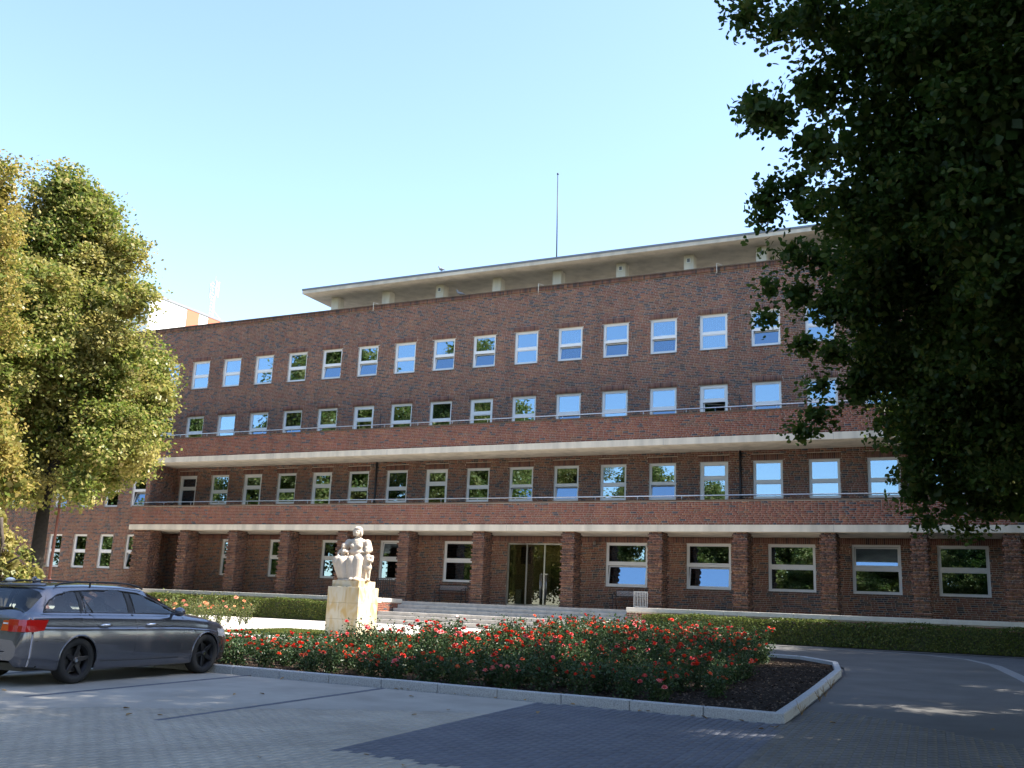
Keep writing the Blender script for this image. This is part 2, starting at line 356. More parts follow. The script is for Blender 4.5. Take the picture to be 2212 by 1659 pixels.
def in_view(x, y):
    d = Vector((x, y, 0)) - EYE; f = 3367.5 / 1.5624; zc = d.dot(fw)
    if zc <= .1: return False
    X = 1106 + f * d.dot(r2) / zc; Y = 829.5 - f * d.dot(u2) / zc
    return -20 < X < 2230 and Y < 1680
near = [t for t in near if in_view(cells[t[1]][t[2]][3], cells[t[1]][t[2]][4])][:300]
pick = {(k, i) for _, k, i in near}
for k, m_, ch, gap in (('l', 'paver_light', .010, .0008), ('d', 'paver_dark', .004, .0045), ('r', 'paver_light_shaded', .008, .0008)):
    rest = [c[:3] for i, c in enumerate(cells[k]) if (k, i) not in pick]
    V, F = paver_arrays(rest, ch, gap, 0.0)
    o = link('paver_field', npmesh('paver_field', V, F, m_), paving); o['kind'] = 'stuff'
    V, F = paver_arrays([(-PW / 2, -PL / 2, 0)], ch, gap, 0.0)
    a = np.array(V); X, Y = a[:, 0].copy(), a[:, 1].copy(); a[:, 2] = np.where(a[:, 2] > -.01, 0, -.03)
    me = npmesh('paver', a, F, m_)
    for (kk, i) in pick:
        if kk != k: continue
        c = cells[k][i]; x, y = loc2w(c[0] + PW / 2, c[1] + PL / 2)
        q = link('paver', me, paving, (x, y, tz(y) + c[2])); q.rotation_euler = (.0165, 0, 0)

# rose bed: soil, kerb stones ---------------------------------------
sheet('rose_bed_soil', KERB, 'soil', .045)
kerb = thing('granite_kerb', 'pale granite kerb edging the red rose bed', 'kerb')
def kerb_run(pts, step, w_=.135, h=.125, closed=True):
    P = [Vector((x, y, 0)) for x, y in pts]; n = len(P)
    for i in range(n if closed else n - 1):
        a, b = P[i], P[(i + 1) % n]; L = (b - a).length; k = max(1, round(L / step)); d = (b - a) / L; nn = Vector((-d.y, d.x, 0))
        for j in range(k):
            s0 = a + d * (L * j / k + .004); s1 = a + d * (L * (j + 1) / k - .004)
            if j == 0: s0 -= d * .012 if i else d * 0
            q = [s0 - nn * w_ * .15, s1 - nn * w_ * .15, s1 + nn * w_ * .85, s0 + nn * w_ * .85]
            mb = MB(); dz = random.uniform(-.003, .003)
            vs = [(v.x, v.y, tz(v.y) - .05) for v in q] + [(v.x, v.y, tz(v.y) + h + dz) for v in q]
            mb.add(vs, [(3, 2, 1, 0), (4, 5, 6, 7), (0, 1, 5, 4), (1, 2, 6, 5), (2, 3, 7, 6), (3, 0, 4, 7)])
            link('kerb_stone', bevel(mb.mesh('kerb_stone', 'granite'), .012), kerb)
kerb_run(KERB, 1.0, closed=False)

# ------------------------------------------------------------------ brickwork
CH, JT = .077, .0135
def brick_rects(u0, u1, v0, v1, holes=(), seed=1, ch=CH):
    rn = random.Random(seed); out = []; v = v0; row = 0
    while v < v1 - .03:
        va, vb = v, min(v + ch - JT, v1); u = u0 - (rn.choice((.0, .06, .125, .19))); gaps = []
        for (a, b, c, d) in holes:
            if va + .02 < d and vb - .02 > c: gaps.append((a, b))
        gaps.sort()
        while u < u1:
            L = .24 if rn.random() < .68 else .115
            p, q = max(u, u0), min(u + L, u1); u += L + JT
            segs = [(p, q)]
            for (a, b) in gaps:
                ns = []
                for (x, y) in segs:
                    if y <= a or x >= b: ns.append((x, y))
                    else:
                        if x < a: ns.append((x, a))
                        if y > b: ns.append((b, y))
                segs = ns
            out += [(x, y, va, vb) for x, y in segs if y - x > .03]
        v += ch; row += 1
    return out
def rect_boxes(rects, O, U, N, d0=.0, d1=.007, jit=.0015, seed=0):
    r = np.array(rects); n = len(r); O = np.array(O); U = np.array(U); N = np.array(N); Z = np.array((0, 0, 1.0))
    rg = np.random.default_rng(seed); dd = d1 + rg.uniform(-jit, jit, n)
    V = np.zeros((n, 8, 3))
    for k, (a, b) in enumerate(((0, 2), (1, 2), (1, 3), (0, 3))):
        base = O + r[:, a, None] * U + r[:, b, None] * Z
        V[:, k] = base + d0 * N; V[:, 4 + k] = base + dd[:, None] * N
    q = np.array([(4, 5, 6, 7), (0, 1, 5, 4), (1, 2, 6, 5), (2, 3, 7, 6), (3, 0, 4, 7)])
    if np.dot(np.cross(U, Z), N) < 0: q = q[:, ::-1]
    return V.reshape(-1, 3), ((np.arange(n) * 8)[:, None, None] + q[None]).reshape(-1, 4)
def brick_skin(name, rects, O, U, N, m, parent, d1=.006, seed=0, jit=.0015):
    V, F = rect_boxes(rects, O, U, N, 0, d1, jit, seed)
    o = link(name, npmesh(name, V, F, m), parent); o['kind'] = 'stuff'; return o
def wall_with_holes(name, u0, u1, v0, v1, holes, O, U, N, m, parent, reveal=.22):
    """mortar face with real openings and reveals"""
    U_, N_, Z = Vector(U), Vector(N), Vector((0, 0, 1)); O = Vector(O); mb = MB()
    us = sorted({u0, u1} | {h[0] for h in holes} | {h[1] for h in holes}); vs = sorted({v0, v1} | {h[2] for h in holes} | {h[3] for h in holes})
    P = lambda u, v, d=0: O + U_ * u + Z * v + N_ * d
    for i in range(len(us) - 1):
        for j in range(len(vs) - 1):
            cu, cv = (us[i] + us[i + 1]) / 2, (vs[j] + vs[j + 1]) / 2
            if any(h[0] < cu < h[1] and h[2] < cv < h[3] for h in holes): continue
            mb.add([P(us[i], vs[j]), P(us[i + 1], vs[j]), P(us[i + 1], vs[j + 1]), P(us[i], vs[j + 1])], [(0, 1, 2, 3)])
    for a, b, c, d in holes:
        for (p, q) in (((a, c), (b, c)), ((b, c), (b, d)), ((b, d), (a, d)), ((a, d), (a, c))):
            mb.add([P(*p), P(*q), P(*q, -reveal), P(*p, -reveal)], [(0, 1, 2, 3)])
    return mb.build(name, m, parent)

# ------------------------------------------------------------------ the brick building
Y0 = 42.13; P0 = 2.3; X0 = -41.62; WW = 1.245
Z4T, Z4B, Z3T, Z2T = 14.43, 12.80, 11.20, 7.785
ZLAND, ZTOP = 1.38, 16.40
YG = Y0 - .06                                              # ground floor wall
BL = thing('brick_building', 'long four-storey brown brick building with two balconies and flat canopy roof', 'building', (-20, Y0, .42))
B = BL
def bpart(o): return o
XL, XR = -57.0, 4.2
INV = Matrix.Translation(Vector((20, -Y0, -.42)))
def fix(o):
    """children are modelled in world coordinates; the root sits at the building's base"""
    o.matrix_parent_inverse = INV; return o
rows = []
def window_holes():
    H4, H3, H2 = [], [], []
    for i in range(-6, 24):
        x = X0 + P0 * i
        H4.append((x, x + WW, Z4B, Z4T)); H3.append((x, x + WW, Z3T - 1.62, Z3T)); H2.append((x, x + WW, Z2T - 1.62, Z2T))
    return H4, H3, H2
H4, H3, H2 = window_holes()
H3 = [h if k - 6 not in (5, 8, 13) else (h[0], h[1], h[3] - 2.35, h[3]) for k, h in enumerate(H3)]
H2d = (0, 2, 4, 7, 13)
H2 = [h if k - 6 not in H2d else (h[0], h[1], h[3] - 2.35, h[3]) for k, h in enumerate(H2)]
H2 = [h for k, h in enumerate(H2) if k - 6 >= 0]
upper = [h for h in H4 + H3 + H2 if h[0] > XL + .5 and h[1] < XR - .5]
fix(wall_with_holes('wall', XL, XR, 4.6, ZTOP, upper, (0, Y0, 0), (1, 0, 0), (0, -1, 0), 'mortar', B))
lint = [(a - .06, b + .06, d + .0, d + .262) for a, b, c, d in upper]
VIS = (-56.8, 4.1)
holesb = upper + lint
fix(brick_skin('brickwork', brick_rects(VIS[0], VIS[1], 9.0, ZTOP, holesb, 3), (0, Y0, 0), (1, 0, 0), (0, -1, 0), 'brick_wall', B, seed=5))
fix(brick_skin('brickwork', brick_rects(-42, VIS[1], 5.0, 8.35, holesb, 4), (0, Y0, 0), (1, 0, 0), (0, -1, 0), 'brick_wall', B, seed=6))
# soldier courses above the windows
def soldier(a, b, z, Yw, mname='brick_soldier', seed=0):
    n = round((b - a) / .074); w_ = (b - a) / n
    r = [(a + k * w_, a + (k + 1) * w_ - .010, z + .006, z + .25) for k in range(n)]
    o = brick_skin('soldier_course', r, (0, Yw, 0), (1, 0, 0), (0, -1, 0), mname, B, d1=.013, seed=seed); return fix(o)
for k, (a, b, c, d) in enumerate(lint):
    if VIS[0] < a and b < VIS[1] + 1: soldier(a, b, c, Y0, seed=k)
# top coping: dark soldier bricks and a thin tile edge
fix(MB().box(XL, XR, Y0 - .10, Y0 + .35, ZTOP + .19, ZTOP + .24).build('coping', 'dark_cap', B))
fix(brick_skin('coping_course', [(VIS[0] + k * .077, VIS[0] + k * .077 + .066, ZTOP + .005, ZTOP + .19) for k in range(int((VIS[1] - VIS[0]) / .077))], (0, Y0, 0), (1, 0, 0), (0, -1, 0), 'brick_pier', B, d1=.06, seed=9))
fix(MB().box(XL, XR, Y0 + .005, Y0 + .32, ZTOP, ZTOP + .188).build('coping_bed', 'mortar', B))
# closed body behind the facade
fix(MB().box(XL, XR, Y0 + .75, Y0 + 13, .4, ZTOP - .3).build('interior_partition', 'room', B))
fix(MB().box(XL, XR, Y0 + .30, Y0 + 13.4, ZTOP - .29, ZTOP - .05).build('roof_slab', 'roof_gravel', B))
fix(MB().box(XL - .3, XL - .003, Y0 + .01, Y0 + 13.4, .4, ZTOP).build('gable_wall', 'brick_parapet', B))
fix(MB().box(XR + .003, XR + .3, Y0 + .01, Y0 + 13.4, .4, ZTOP).build('gable_wall', 'brick_parapet', B))
fix(MB().box(XL, XR, Y0 + 13.003, Y0 + 13.4, .4, ZTOP - .3).build('rear_wall', 'brick_parapet', B))
for zf in (4.45, 8.1, 11.9):
    fix(MB().box(XL + .01, XR - .01, Y0 + .225, Y0 + .745, zf, zf + .5).build('floor_edge', 'room', B))

# windows -----------------------------------------------------------
fr_cache = {}
def frame_mesh(w_, h_, split, fw_=.075, mull=.11, dep=.07):
    key = ('f', round(w_, 3), round(h_, 3), round(split, 3), fw_, mull)
    if key not in fr_cache:
        mb = MB(); y0, y1 = -dep / 2, dep / 2
        mb.box(0, fw_, y0, y1, 0, h_).box(w_ - fw_, w_, y0, y1, 0, h_).box(fw_, w_ - fw_, y0, y1, 0, fw_).box(fw_, w_ - fw_, y0, y1, h_ - fw_, h_)
        if split: mb.box(fw_, w_ - fw_, y0, y1, split - mull / 2, split + mull / 2)
        fr_cache[key] = mb.mesh('window', 'white_frame')
    return fr_cache[key]
def pane_mesh(w_, h_, mname='window_glass'):
    key = ('p', round(w_, 3), round(h_, 3), mname)
    if key not in fr_cache: fr_cache[key] = MB().box(0, w_, -.006, .006, 0, h_).mesh('pane', mname)
    return fr_cache[key]
def sash_mesh(w_, h_, s=.055):
    key = ('s', round(w_, 3), round(h_, 3))
    if key not in fr_cache:
        fr_cache[key] = MB().box(0, s, -.03, .03, 0, h_).box(w_ - s, w_, -.03, .03, 0, h_).box(s, w_ - s, -.03, .03, 0, s).box(s, w_ - s, -.03, .03, h_ - s, h_).mesh('sash', 'white_frame')
    return fr_cache[key]
def blinds(parent, w_, h_, z0):
    mb = MB(); n = int(w_ / .09)
    for k in range(n): mb.box(.09 * k, .09 * k + .075, .0, .004, 0, h_)
    o = mb.build('vertical_blind', 'blind', parent, loc=(.02, .14, z0)); o['kind'] = 'stuff'
def window(x, zb, w_, h_, Yw, split=.46, tilt=0, thin=False, blind=False, parent=None, mull=.11, fwid=.075, tilt_up=0, open_leaf=False):
    """frame with upper light and lower sash; tilt = lower sash hinged open at its foot"""
    o = link('window', frame_mesh(w_, h_, h_ * split, fwid, mull), parent or B); fix(o); o.location = (x, Yw + .12, zb)
    sp = h_ * split; f = fwid
    for z0, z1, tl in ((f, sp - mull / 2, tilt), (sp + mull / 2, h_ - f, tilt_up)):
        pw, ph = w_ - 2 * f, z1 - z0
        if open_leaf and z0 == f:
            s = link('open_leaf', sash_mesh(pw - .01, ph - .01, .07), o, (f + .01, .06, z0 + .005)); s.rotation_euler = (0, 0, .62); link('pane', pane_mesh(pw - .09, ph - .09), s, (.04, 0, .04)); continue
        s = link('sash', sash_mesh(pw - .01, ph - .01, .05 if tl else .032), o, (f + .005, 0.01 if not tl else .0, z0 + .005))
        jx = random.uniform(-.0035, .0035); jz = random.uniform(-.0035, .0035)
        p = link('pane', pane_mesh(pw - .05, ph - .05), s, (.02, .0, .02)); p.rotation_euler = (jx, 0, jz)
        if tl: s.rotation_euler = (-tl, 0, 0)
    b_ = MB().box(-.02, w_ + .02, -.03, .12, -.03, 0).build('sill', 'dark_cap', o, loc=(0, -.12, -.003))
    if blind: blinds(o, w_ - .05, h_ - .1, .05)
    return o
T4 = {4: .16, 5: .16, 7: .18, 8: .18, 10: .17, 11: .18, 12: .16, 14: .17}
for i in range(-6, 19):
    x = X0 + P0 * i
    if x < VIS[0] or x > VIS[1]: continue
    window(x, Z4B, WW, Z4T - Z4B, Y0, .47, T4.get(i, 0), blind=i in (2, 3, 10, 12, 13, 15))
    if i in (5, 8, 13): window(x, Z3T - 2.35, WW, 2.35, Y0, .70, fwid=.13, mull=.13, open_leaf=i == 13)
    else:
        wo = window(x, Z3T - 1.62, WW, 1.62, Y0, .42, {2: .16, 3: .17, 4: .16, 10: .18, 12: .16, 14: .15}.get(i, 0), blind=i in (1, 2, 3, 4, 7, 9))
        if i in (0, 2, 3):       # black bird silhouettes stuck on the upper pane
            mb = MB(); c = (.60, 1.22)
            pts = [(-.16, -.07), (-.06, .0), (-.02, .03), (.06, .02), (.14, .13), (.19, .15), (.10, .02), (.05, -.03), (-.02, -.02), (-.07, -.05)]
            mb.add([(c[0] + a, 0, c[1] + b) for a, b in pts] + [(c[0] + a, .003, c[1] + b) for a, b in pts], [tuple(range(10)), tuple(range(19, 9, -1))] + [(k, (k + 1) % 10, 10 + (k + 1) % 10, 10 + k) for k in range(10)])
            mb.build('bird_sticker', 'black_sticker', wo, loc=(0, -.02, 0))
    if i >= 0:
        if i in H2d: window(x, Z2T - 2.35, WW, 2.35, Y0, .70, fwid=.13, mull=.13)
        else: window(x, Z2T - 1.62, WW, 1.62, Y0, .44, {9: .17, 10: .18, 12: .18}.get(i, 0))
# the open casement behind the upper rail
# balconies ---------------------------------------------------------
def balcony(xa, xb, yf, zs0, zs1, zp, name, seed, pick=None):
    sl = fix(MB().box(xa, xb, yf, Y0 - .003, zs0, zs1).build(name + '_slab', 'concrete', B))
    for k in range(int((xb - xa) / 6.9)):                   # casting joints in the slab edge
        xj = xb - 3.1 - 6.9 * k
        fix(MB().box(xj - .004, xj + .004, yf - .002, yf + .05, zs0 - .002, zs1 - .01).build('slab_joint', 'metal_flashing', B))
    pr = fix(MB().box(xa + .012, xb - .012, yf + .05, yf + .30, zs1, zp - .05).build(name + '_parapet', 'mortar_light', B))
    fix(MB().box(xa, xb, yf + .02, yf + .33, zp - .045, zp + .005).build(name + '_coping', 'dark_cap', B))
    R = brick_rects(xa + .02, xb - .02, zs1 + .012, zp - .05, (), seed)
    if pick:
        far = [r for r in R if not (pick[0] < r[0] and r[1] < pick[1] and r[2] > pick[2])]
        nearr = [r for r in R if r not in set(far)][:300]; far = [r for r in R if r not in set(nearr)]
        meshes = {}
        for r in nearr:
            key = round(r[1] - r[0], 3), round(r[3] - r[2], 3)
            if key not in meshes:
                V, F = rect_boxes([(0, key[0], 0, key[1])], (0, 0, 0), (1, 0, 0), (0, -1, 0), 0, .010, 0)
                meshes[key] = npmesh('brick', V, F, 'brick_single')
            o = link('brick', meshes[key], B, (r[0], yf + .05 + random.uniform(-.002, .002), r[2])); fix(o)
        R = far
    fix(brick_skin('brickwork', R, (0, yf + .05, 0), (1, 0, 0), (0, -1, 0), 'brick_parapet', B, d1=.010, seed=seed))
    # silver rail
    ry = yf + .17; rail = fix(MB().tube([(xa + .1, ry, zp + .19), (xb - .1, ry, zp + .19)], .024, 8).build(name + '_rail', 'steel', B, True))
    pm = MB().tube([(0, 0, 0), (0, 0, .18)], .014, 6).mesh('rail_post', 'steel', True)
    x = X0 + 1.75 - P0 * 5
    while x < xb - .2:
        if x > xa + .1: fix(link('rail_post', pm, B, (x, ry, zp)))
        x += P0 * .82
    return sl
m_ = M['brick_parapet'].copy(); m_.name = 'brick_single'
for nd in m_.node_tree.nodes:
    if nd.type == 'NEW_GEOMETRY':
        oi = m_.node_tree.nodes.new('ShaderNodeObjectInfo'); cr_ = [x for x in m_.node_tree.nodes if x.type == 'VALTORGB'][0]
        m_.node_tree.links.new(oi.outputs['Random'], cr_.inputs[0])
M['brick_single'] = m_
YU, YL = Y0 - 2.10, Y0 - 2.72
balcony(-57, XR, YU, 8.22, 8.50, 9.56, 'upper_balcony', 21)
balcony(-42.2, XR, YL, 4.55, 4.82, 5.82, 'lower_balcony', 22, pick=(-13.0, -6.5, 4.85))
# downpipes on the first floor wall
for xd in (X0 + 5 * P0 + 1.72, X0 + 13 * P0 + 1.78):
    fix(MB().tube([(xd, Y0 - .07, 5.0), (xd, Y0 - .07, 8.22)], .05, 8).build('downpipe', 'dark_metal', B, True))
    fix(MB().tube([(xd, Y0 - .05, 9.5), (xd, Y0 - .05, 10.7)], .022, 6).build('lightning_rod', 'dark_metal', B, True))

# ground floor: wall, windows, door ----------------------------------
def gx(x): return x * (YG / Y0)                           # measured on the upper wall plane, carried to the recessed wall
GW = [(-41.17, .95), (-38.09, 1.25), (-34.82, 1.5), (-31.46, 1.7), (-27.91, 1.85), (-24.25, 1.9), (-15.97, 1.93), (-12.30, 1.92), (-8.84, 1.90), (-5.53, 1.83), (-2.38, 1.80), (.7, 1.8)]
GT, GB = 4.28, 2.36
gh = [(gx(x), gx(x) + w_, GB, GT) for x, w_ in GW]
DX0, DX1 = gx(-20.85), gx(-18.05)
gh.append((DX0, DX1, ZLAND + .02, 4.22))
fix(wall_with_holes('ground_floor_wall', -41.9, XR, ZLAND - .6, 4.54, gh, (0, YG, 0), (1, 0, 0), (0, -1, 0), 'mortar', B))
fix(brick_skin('brickwork', brick_rects(-41.9, XR, ZLAND, 4.28, gh, 31), (0, YG, 0), (1, 0, 0), (0, -1, 0), 'brick_wall', B, seed=32))
soldier(-41.9, XR, 4.285, YG, seed=77)
for k, (x, w_) in enumerate(GW):
    window(gx(x), GB, w_, GT - GB, YG, .53 if k < 6 else .52, {6: .165, 7: .165}.get(k, 0), fwid=.08, mull=.13, tilt_up={4: .12, 9: .13}.get(k, 0))
# spot lamps under the balcony
for x in (-16.45, -13.95):
    fix(MB().box(x - .03, x + .03, YG - .10, YG - .01, 4.22, 4.34).tube([(x, YG - .12, 4.30), (x + .05, YG - .26, 4.10)], [.05, .075], 10).build('spot_lamp', 'steel', B))
# entrance: steel frame, side light, two leaves with bar handles
D = fix(MB().box(DX0, DX0 + .06, -.03, .05, 0, 2.84).box(DX1 - .06, DX1, -.03, .05, 0, 2.84).box(DX0 + .06, DX1 - .06, -.03, .05, 2.76, 2.84).box(DX0 + .06, DX1 - .06, -.03, .05, 0, .07).build('entrance_door', 'steel', B))
D.location = (0, YG + .12, ZLAND + .02)
cuts = [DX0 + .06, DX0 + .96, DX0 + 1.86, DX1 - .06]
for k in range(3):
    a, b = cuts[k], cuts[k + 1]
    if k: MB().box(a - .035, a + .035, -.02, .04, .07, 2.76).build('door_stile', 'steel', D)
    MB().box(a + .04, b - .04, 0, .012, .08, 2.75).build('pane', 'door_glass', D)
for s in (-1, 1):
    xh = cuts[2] + s * .10
    for dx in (0, .06): MB().tube([(xh + s * dx, -.09, .35), (xh + s * dx, -.09, 1.42)], .014, 8).build('door_handle', 'steel', D, True)
    MB().box(xh - .02 if s < 0 else xh - .02, xh + .09 if s > 0 else xh + .02, -.10, -.02, 1.40, 1.46).build('handle_bracket', 'steel', D)
# lobby behind the glass
fix(MB().box(DX0 + .01, DX1 - .01, YG + .62, YG + .66, ZLAND + .02, 4.2).build('lobby_screen', 'lobby', B)); fix(MB().box(DX0 + .45, DX0 + .95, YG + .56, YG + .60, 3.3, 4.1).build('notice_board', 'dark_metal', B)); fix(MB().box(DX0 + 2.0, DX1 - .1, YG + .54, YG + .60, ZLAND + .03, 3.4).build('inner_door', 'dark_metal', B))
fix(MB().box(DX0 + .35, DX0 + .62, YG + .35, YG + .42, ZLAND + .1, ZLAND + .75).build('lobby_stand', 'white_frame', B))

# piers ---------------------------------------------------------------
PX = [-41.55, -38.33, -35.07, -31.81, -28.4, -24.98, -21.12, -16.84, -13.00, -9.56, -6.24, -3.06, -.05, 3.0]
YP = YL + .14; kP = YP / (Y0 - 2.9)
PWD, PDP = .52, .78
def pier_mesh(wd):
    V_, F_ = [], []; off = 0; rn = random.Random(5); z = ZLAND; c = 0; outs = []
    while z < 4.53:
        outs.append((z, rn.choice((0, 0, .012, .04)) if c % 3 else .05)); z += CH; c += 1
    for (side, L, O, U, N) in (('f', wd, (0, 0, 0), (1, 0, 0), (0, -1, 0)), ('r', PDP, (wd, 0, 0), (0, 1, 0), (1, 0, 0)), ('l', PDP, (0, 0, 0), (0, 1, 0), (-1, 0, 0)), ('b', wd, (0, PDP, 0), (1, 0, 0), (0, 1, 0))):
        for (z, pr) in outs:
            pr2 = pr if side in 'fb' else (pr if rn.random() < .8 else 0)
            rs = brick_rects(-pr2, L + pr2, z, min(z + CH - .01, 4.53), (), rn.randint(0, 9999))
            if not rs: continue
            v, f = rect_boxes(rs, O, U, N, -.01, .012 + pr2, .002, rn.randint(0, 999)); V_.append(v); F_.append(f + off); off += len(v)
    return npmesh('brickwork', np.concatenate(V_), np.concatenate(F_), 'brick_pier')
pm1 = pier_mesh(PWD); core1 = MB().box(0.002, PWD - .002, .002, PDP - .002, ZLAND + .003, 4.546).mesh('pier', 'mortar')
pmw = pier_mesh(1.15); corew = MB().box(0.002, 1.148, .002, PDP - .002, ZLAND + .003, 4.546).mesh('pier', 'mortar')
for k, x in enumerate(PX):
    o = fix(link('pier', core1 if k else corew, B, (x * kP, YP, 0))); s = link('brickwork', pm1 if k else pmw, o); s['kind'] = 'stuff'
# canopy roof ---------------------------------------------------------
CX0 = -34.2
fix(MB().box(CX0, XR, Y0 - .02, Y0 + 5.2, 17.79, 17.97).build('canopy_slab', 'canopy_concrete', B))
fix(MB().box(CX0 - .02, XR, Y0 - .05, Y0 + 5.25, 17.973, 18.07).build('canopy_flashing', 'metal_flashing', B))
for k in range(0, 15):
    x = -33.0 + 3.37 * k; wd = .46
    if x > XR - 1: break
    o = fix(MB().box(x, x + wd, Y0 + 1.1, Y0 + 1.62, ZTOP - .047, 17.787).build('canopy_post', 'canopy_post', B)); fix(MB().box(x, x + wd, Y0 + 4.0, Y0 + 4.4, ZTOP - .047, 17.787).build('canopy_post', 'canopy_post', B))
    if k in (2, 5, 6, 7): fix(MB().box(x + .13, x + .32, Y0 + 1.07, Y0 + 1.097, 17.40, 17.63).build('post_vent', 'white_frame', B)); fix(MB().box(x + .16, x + .29, Y0 + 1.06, Y0 + 1.068, 17.43, 17.60).build('vent_louvre', 'metal_flashing', B))
for x in (-29.3, -19.7, -10.9):
    fix(MB().tube([(x, Y0 - .14, ZTOP - .10), (x, Y0 - .14, ZTOP + .36), (x + .2, Y0 + .02, ZTOP + .30)], .016, 6).build('parapet_hook', 'hook', B, True))
fix(MB().tube([(-21.05, Y0 + 5, 18.0), (-21.12, Y0 + 5, 22.0), (-21.18, Y0 + 5, 24.95)], [.045, .035, .025], 8).build('flagpole', 'dark_metal', B, True))
fix(MB().lathe([(.01, -.07), (.06, -.03), (.06, .03), (.01, .07)], 8, (-21.18, Y0 + 5, 25.0)).build('flagpole_finial', 'dark_metal', B, True))

# wing on the left -----------------------------------------------------
WG = thing('brick_wing', 'two-storey brick side wing with narrow white windows behind the linden trees', 'building', (-50, Y0 - 1.86, .42))
WINV = Matrix.Translation(Vector((50, -(Y0 - 1.86), -.42)))
def wfix(o): o.matrix_parent_inverse = WINV; return o
YW = Y0 - 1.86; kw = YW / (Y0 - 2.6)
wx = [-51.24 - 1.05, -48.34, -46.39, -44.40, -42.43]; WWD = 1.02
wh = [(x * kw, x * kw + WWD, 2.50, 4.36) for x in wx] + [(x * kw, x * kw + WWD, 5.86, 7.65) for x in wx]
B = WG
_f = fix; fix = wfix
fix(wall_with_holes('wall', -57, -41.9, .35, 8.215, wh, (0, YW, 0), (1, 0, 0), (0, -1, 0), 'mortar', B))
fix(brick_skin('brickwork', brick_rects(-56.9, -41.9, .42, 8.2, wh, 41), (0, YW, 0), (1, 0, 0), (0, -1, 0), 'brick_wall', B, seed=42))
fix(MB().box(-42.1, -41.903, YW + .004, Y0 - .005, .4, 8.215).build('side_wall', 'mortar', B))
fix(brick_skin('brickwork', brick_rects(YW, Y0 - .01, 1.0, 8.2, (), 43), (-41.9, 0, 0), (0, 1, 0), (1, 0, 0), 'brick_wall', B, seed=44))
fix(MB().box(-57, -42.11, YW + .6, Y0 - .01, .4, 8.2).build('interior_partition', 'room', B))
for k, x in enumerate(wx):
    for zb, h_ in ((2.50, 1.86), (5.86, 1.79)):
        window(x * kw, zb, WWD, h_, YW, .50, {(4, 2.5): .12, (4, 5.86): .25, (1, 5.86): .15}.get((k, zb), 0), parent=B)
fix = _f; B = BL

# ------------------------------------------------------------------ landing and steps
XS0, XS1 = -24.45, -13.15
ST = thing('entrance_steps', 'broad pale stone steps and landing in front of the glass entrance', 'steps', (-18.8, 37, .42))
MB().box(-41.9, XR, Y0 - 3.15, YG - .004, .3, ZLAND - .001).build('landing', 'stone_step', ST).matrix_parent_inverse = Matrix.Translation(Vector((18.8, -37, -.42)))
SINV = Matrix.Translation(Vector((18.8, -37, -.42)))
ys = [Y0 - 3.15, Y0 - 3.5, Y0 - 3.85, Y0 - 5.05, Y0 - 5.4, Y0 - 5.75]        # front edges going down
zs = [ZLAND, ZLAND - .16, ZLAND - .32, ZLAND - .48, ZLAND - .64, ZLAND - .80]
for k in range(1, 6):
    rr = 7
    for j in range(rr):                                                    # each step laid in long blocks
        a = XS0 + (XS1 - XS0) * (j + (.5 if k % 2 else 0) * (j > 0)) / rr; b = XS0 + (XS1 - XS0) * min(rr, (j + 1 + (.5 if k % 2 else 0))) / rr
        if j == rr - 1: b = XS1
        me = MB().box(a + .003, b - .003, ys[k], ys[k - 1] + (.002 if k < 1 else -.002), .2, zs[k] + random.uniform(-.003, .003)).mesh('step', 'stone_step')
        o = link('step', bevel(me, .008), ST); o.matrix_parent_inverse = SINV
# low retaining walls with stone coping
def low_wall(xa, xb, label, end):
    W_ = thing('retaining_wall', label, 'wall', ((xa + xb) / 2, Y0 - 5, .42)); inv = Matrix.Translation(Vector((-(xa + xb) / 2, -(Y0 - 5), -.42)))
    yf = Y0 - 5.15; zt = 1.30
    o = MB().box(xa + .01, xb - .01, yf + .01, yf + .36, .2, zt).build('core', 'mortar_light', W_); o.matrix_parent_inverse = inv
    o = brick_skin('brickwork', brick_rects(xa, xb, .42, zt - .01, (), 61), (0, yf + .01, 0), (1, 0, 0), (0, -1, 0), 'brick_parapet', W_, seed=62); o.matrix_parent_inverse = inv
    xe = xb if end > 0 else xa
    # return wall beside the steps
    ya, yb = yf + .365, Y0 - 3.16
    o = MB().box(min(xe, xe - end * .36) + .01, max(xe, xe - end * .36) - .01, ya, yb, .2, zt).build('return_wall', 'mortar_light', W_); o.matrix_parent_inverse = inv
    o = brick_skin('brickwork', brick_rects(yf, yb, .42, zt - .01, (), 63), (xe, 0, 0), (0, 1, 0), (float(end), 0, 0), 'brick_parapet', W_, seed=64); o.matrix_parent_inverse = inv
    x = xa; k = 0
    while x < xb - .01:
        L = min(1.25, xb - x); me = MB().box(x + .003, x + L - .003, yf - .05, yf + .40, zt, zt + .16).mesh('coping_stone', 'stone_coping')
        o = link('coping_stone', bevel(me, .008), W_); o.matrix_parent_inverse = inv; x += L
    me = MB().box(min(xe + end * .04, xe - end * .38), max(xe + end * .04, xe - end * .38), yf + .403, yb, zt, zt + .16).mesh('coping_stone', 'stone_coping')
    o = link('coping_stone', me, W_); o.matrix_parent_inverse = inv
low_wall(-42.3, XS0 - .02, 'low brick retaining wall with stone coping behind the sunny hedge', 1)
low_wall(XS1 + .02, 4.2, 'low brick retaining wall with stone coping behind the shaded hedge', -1)

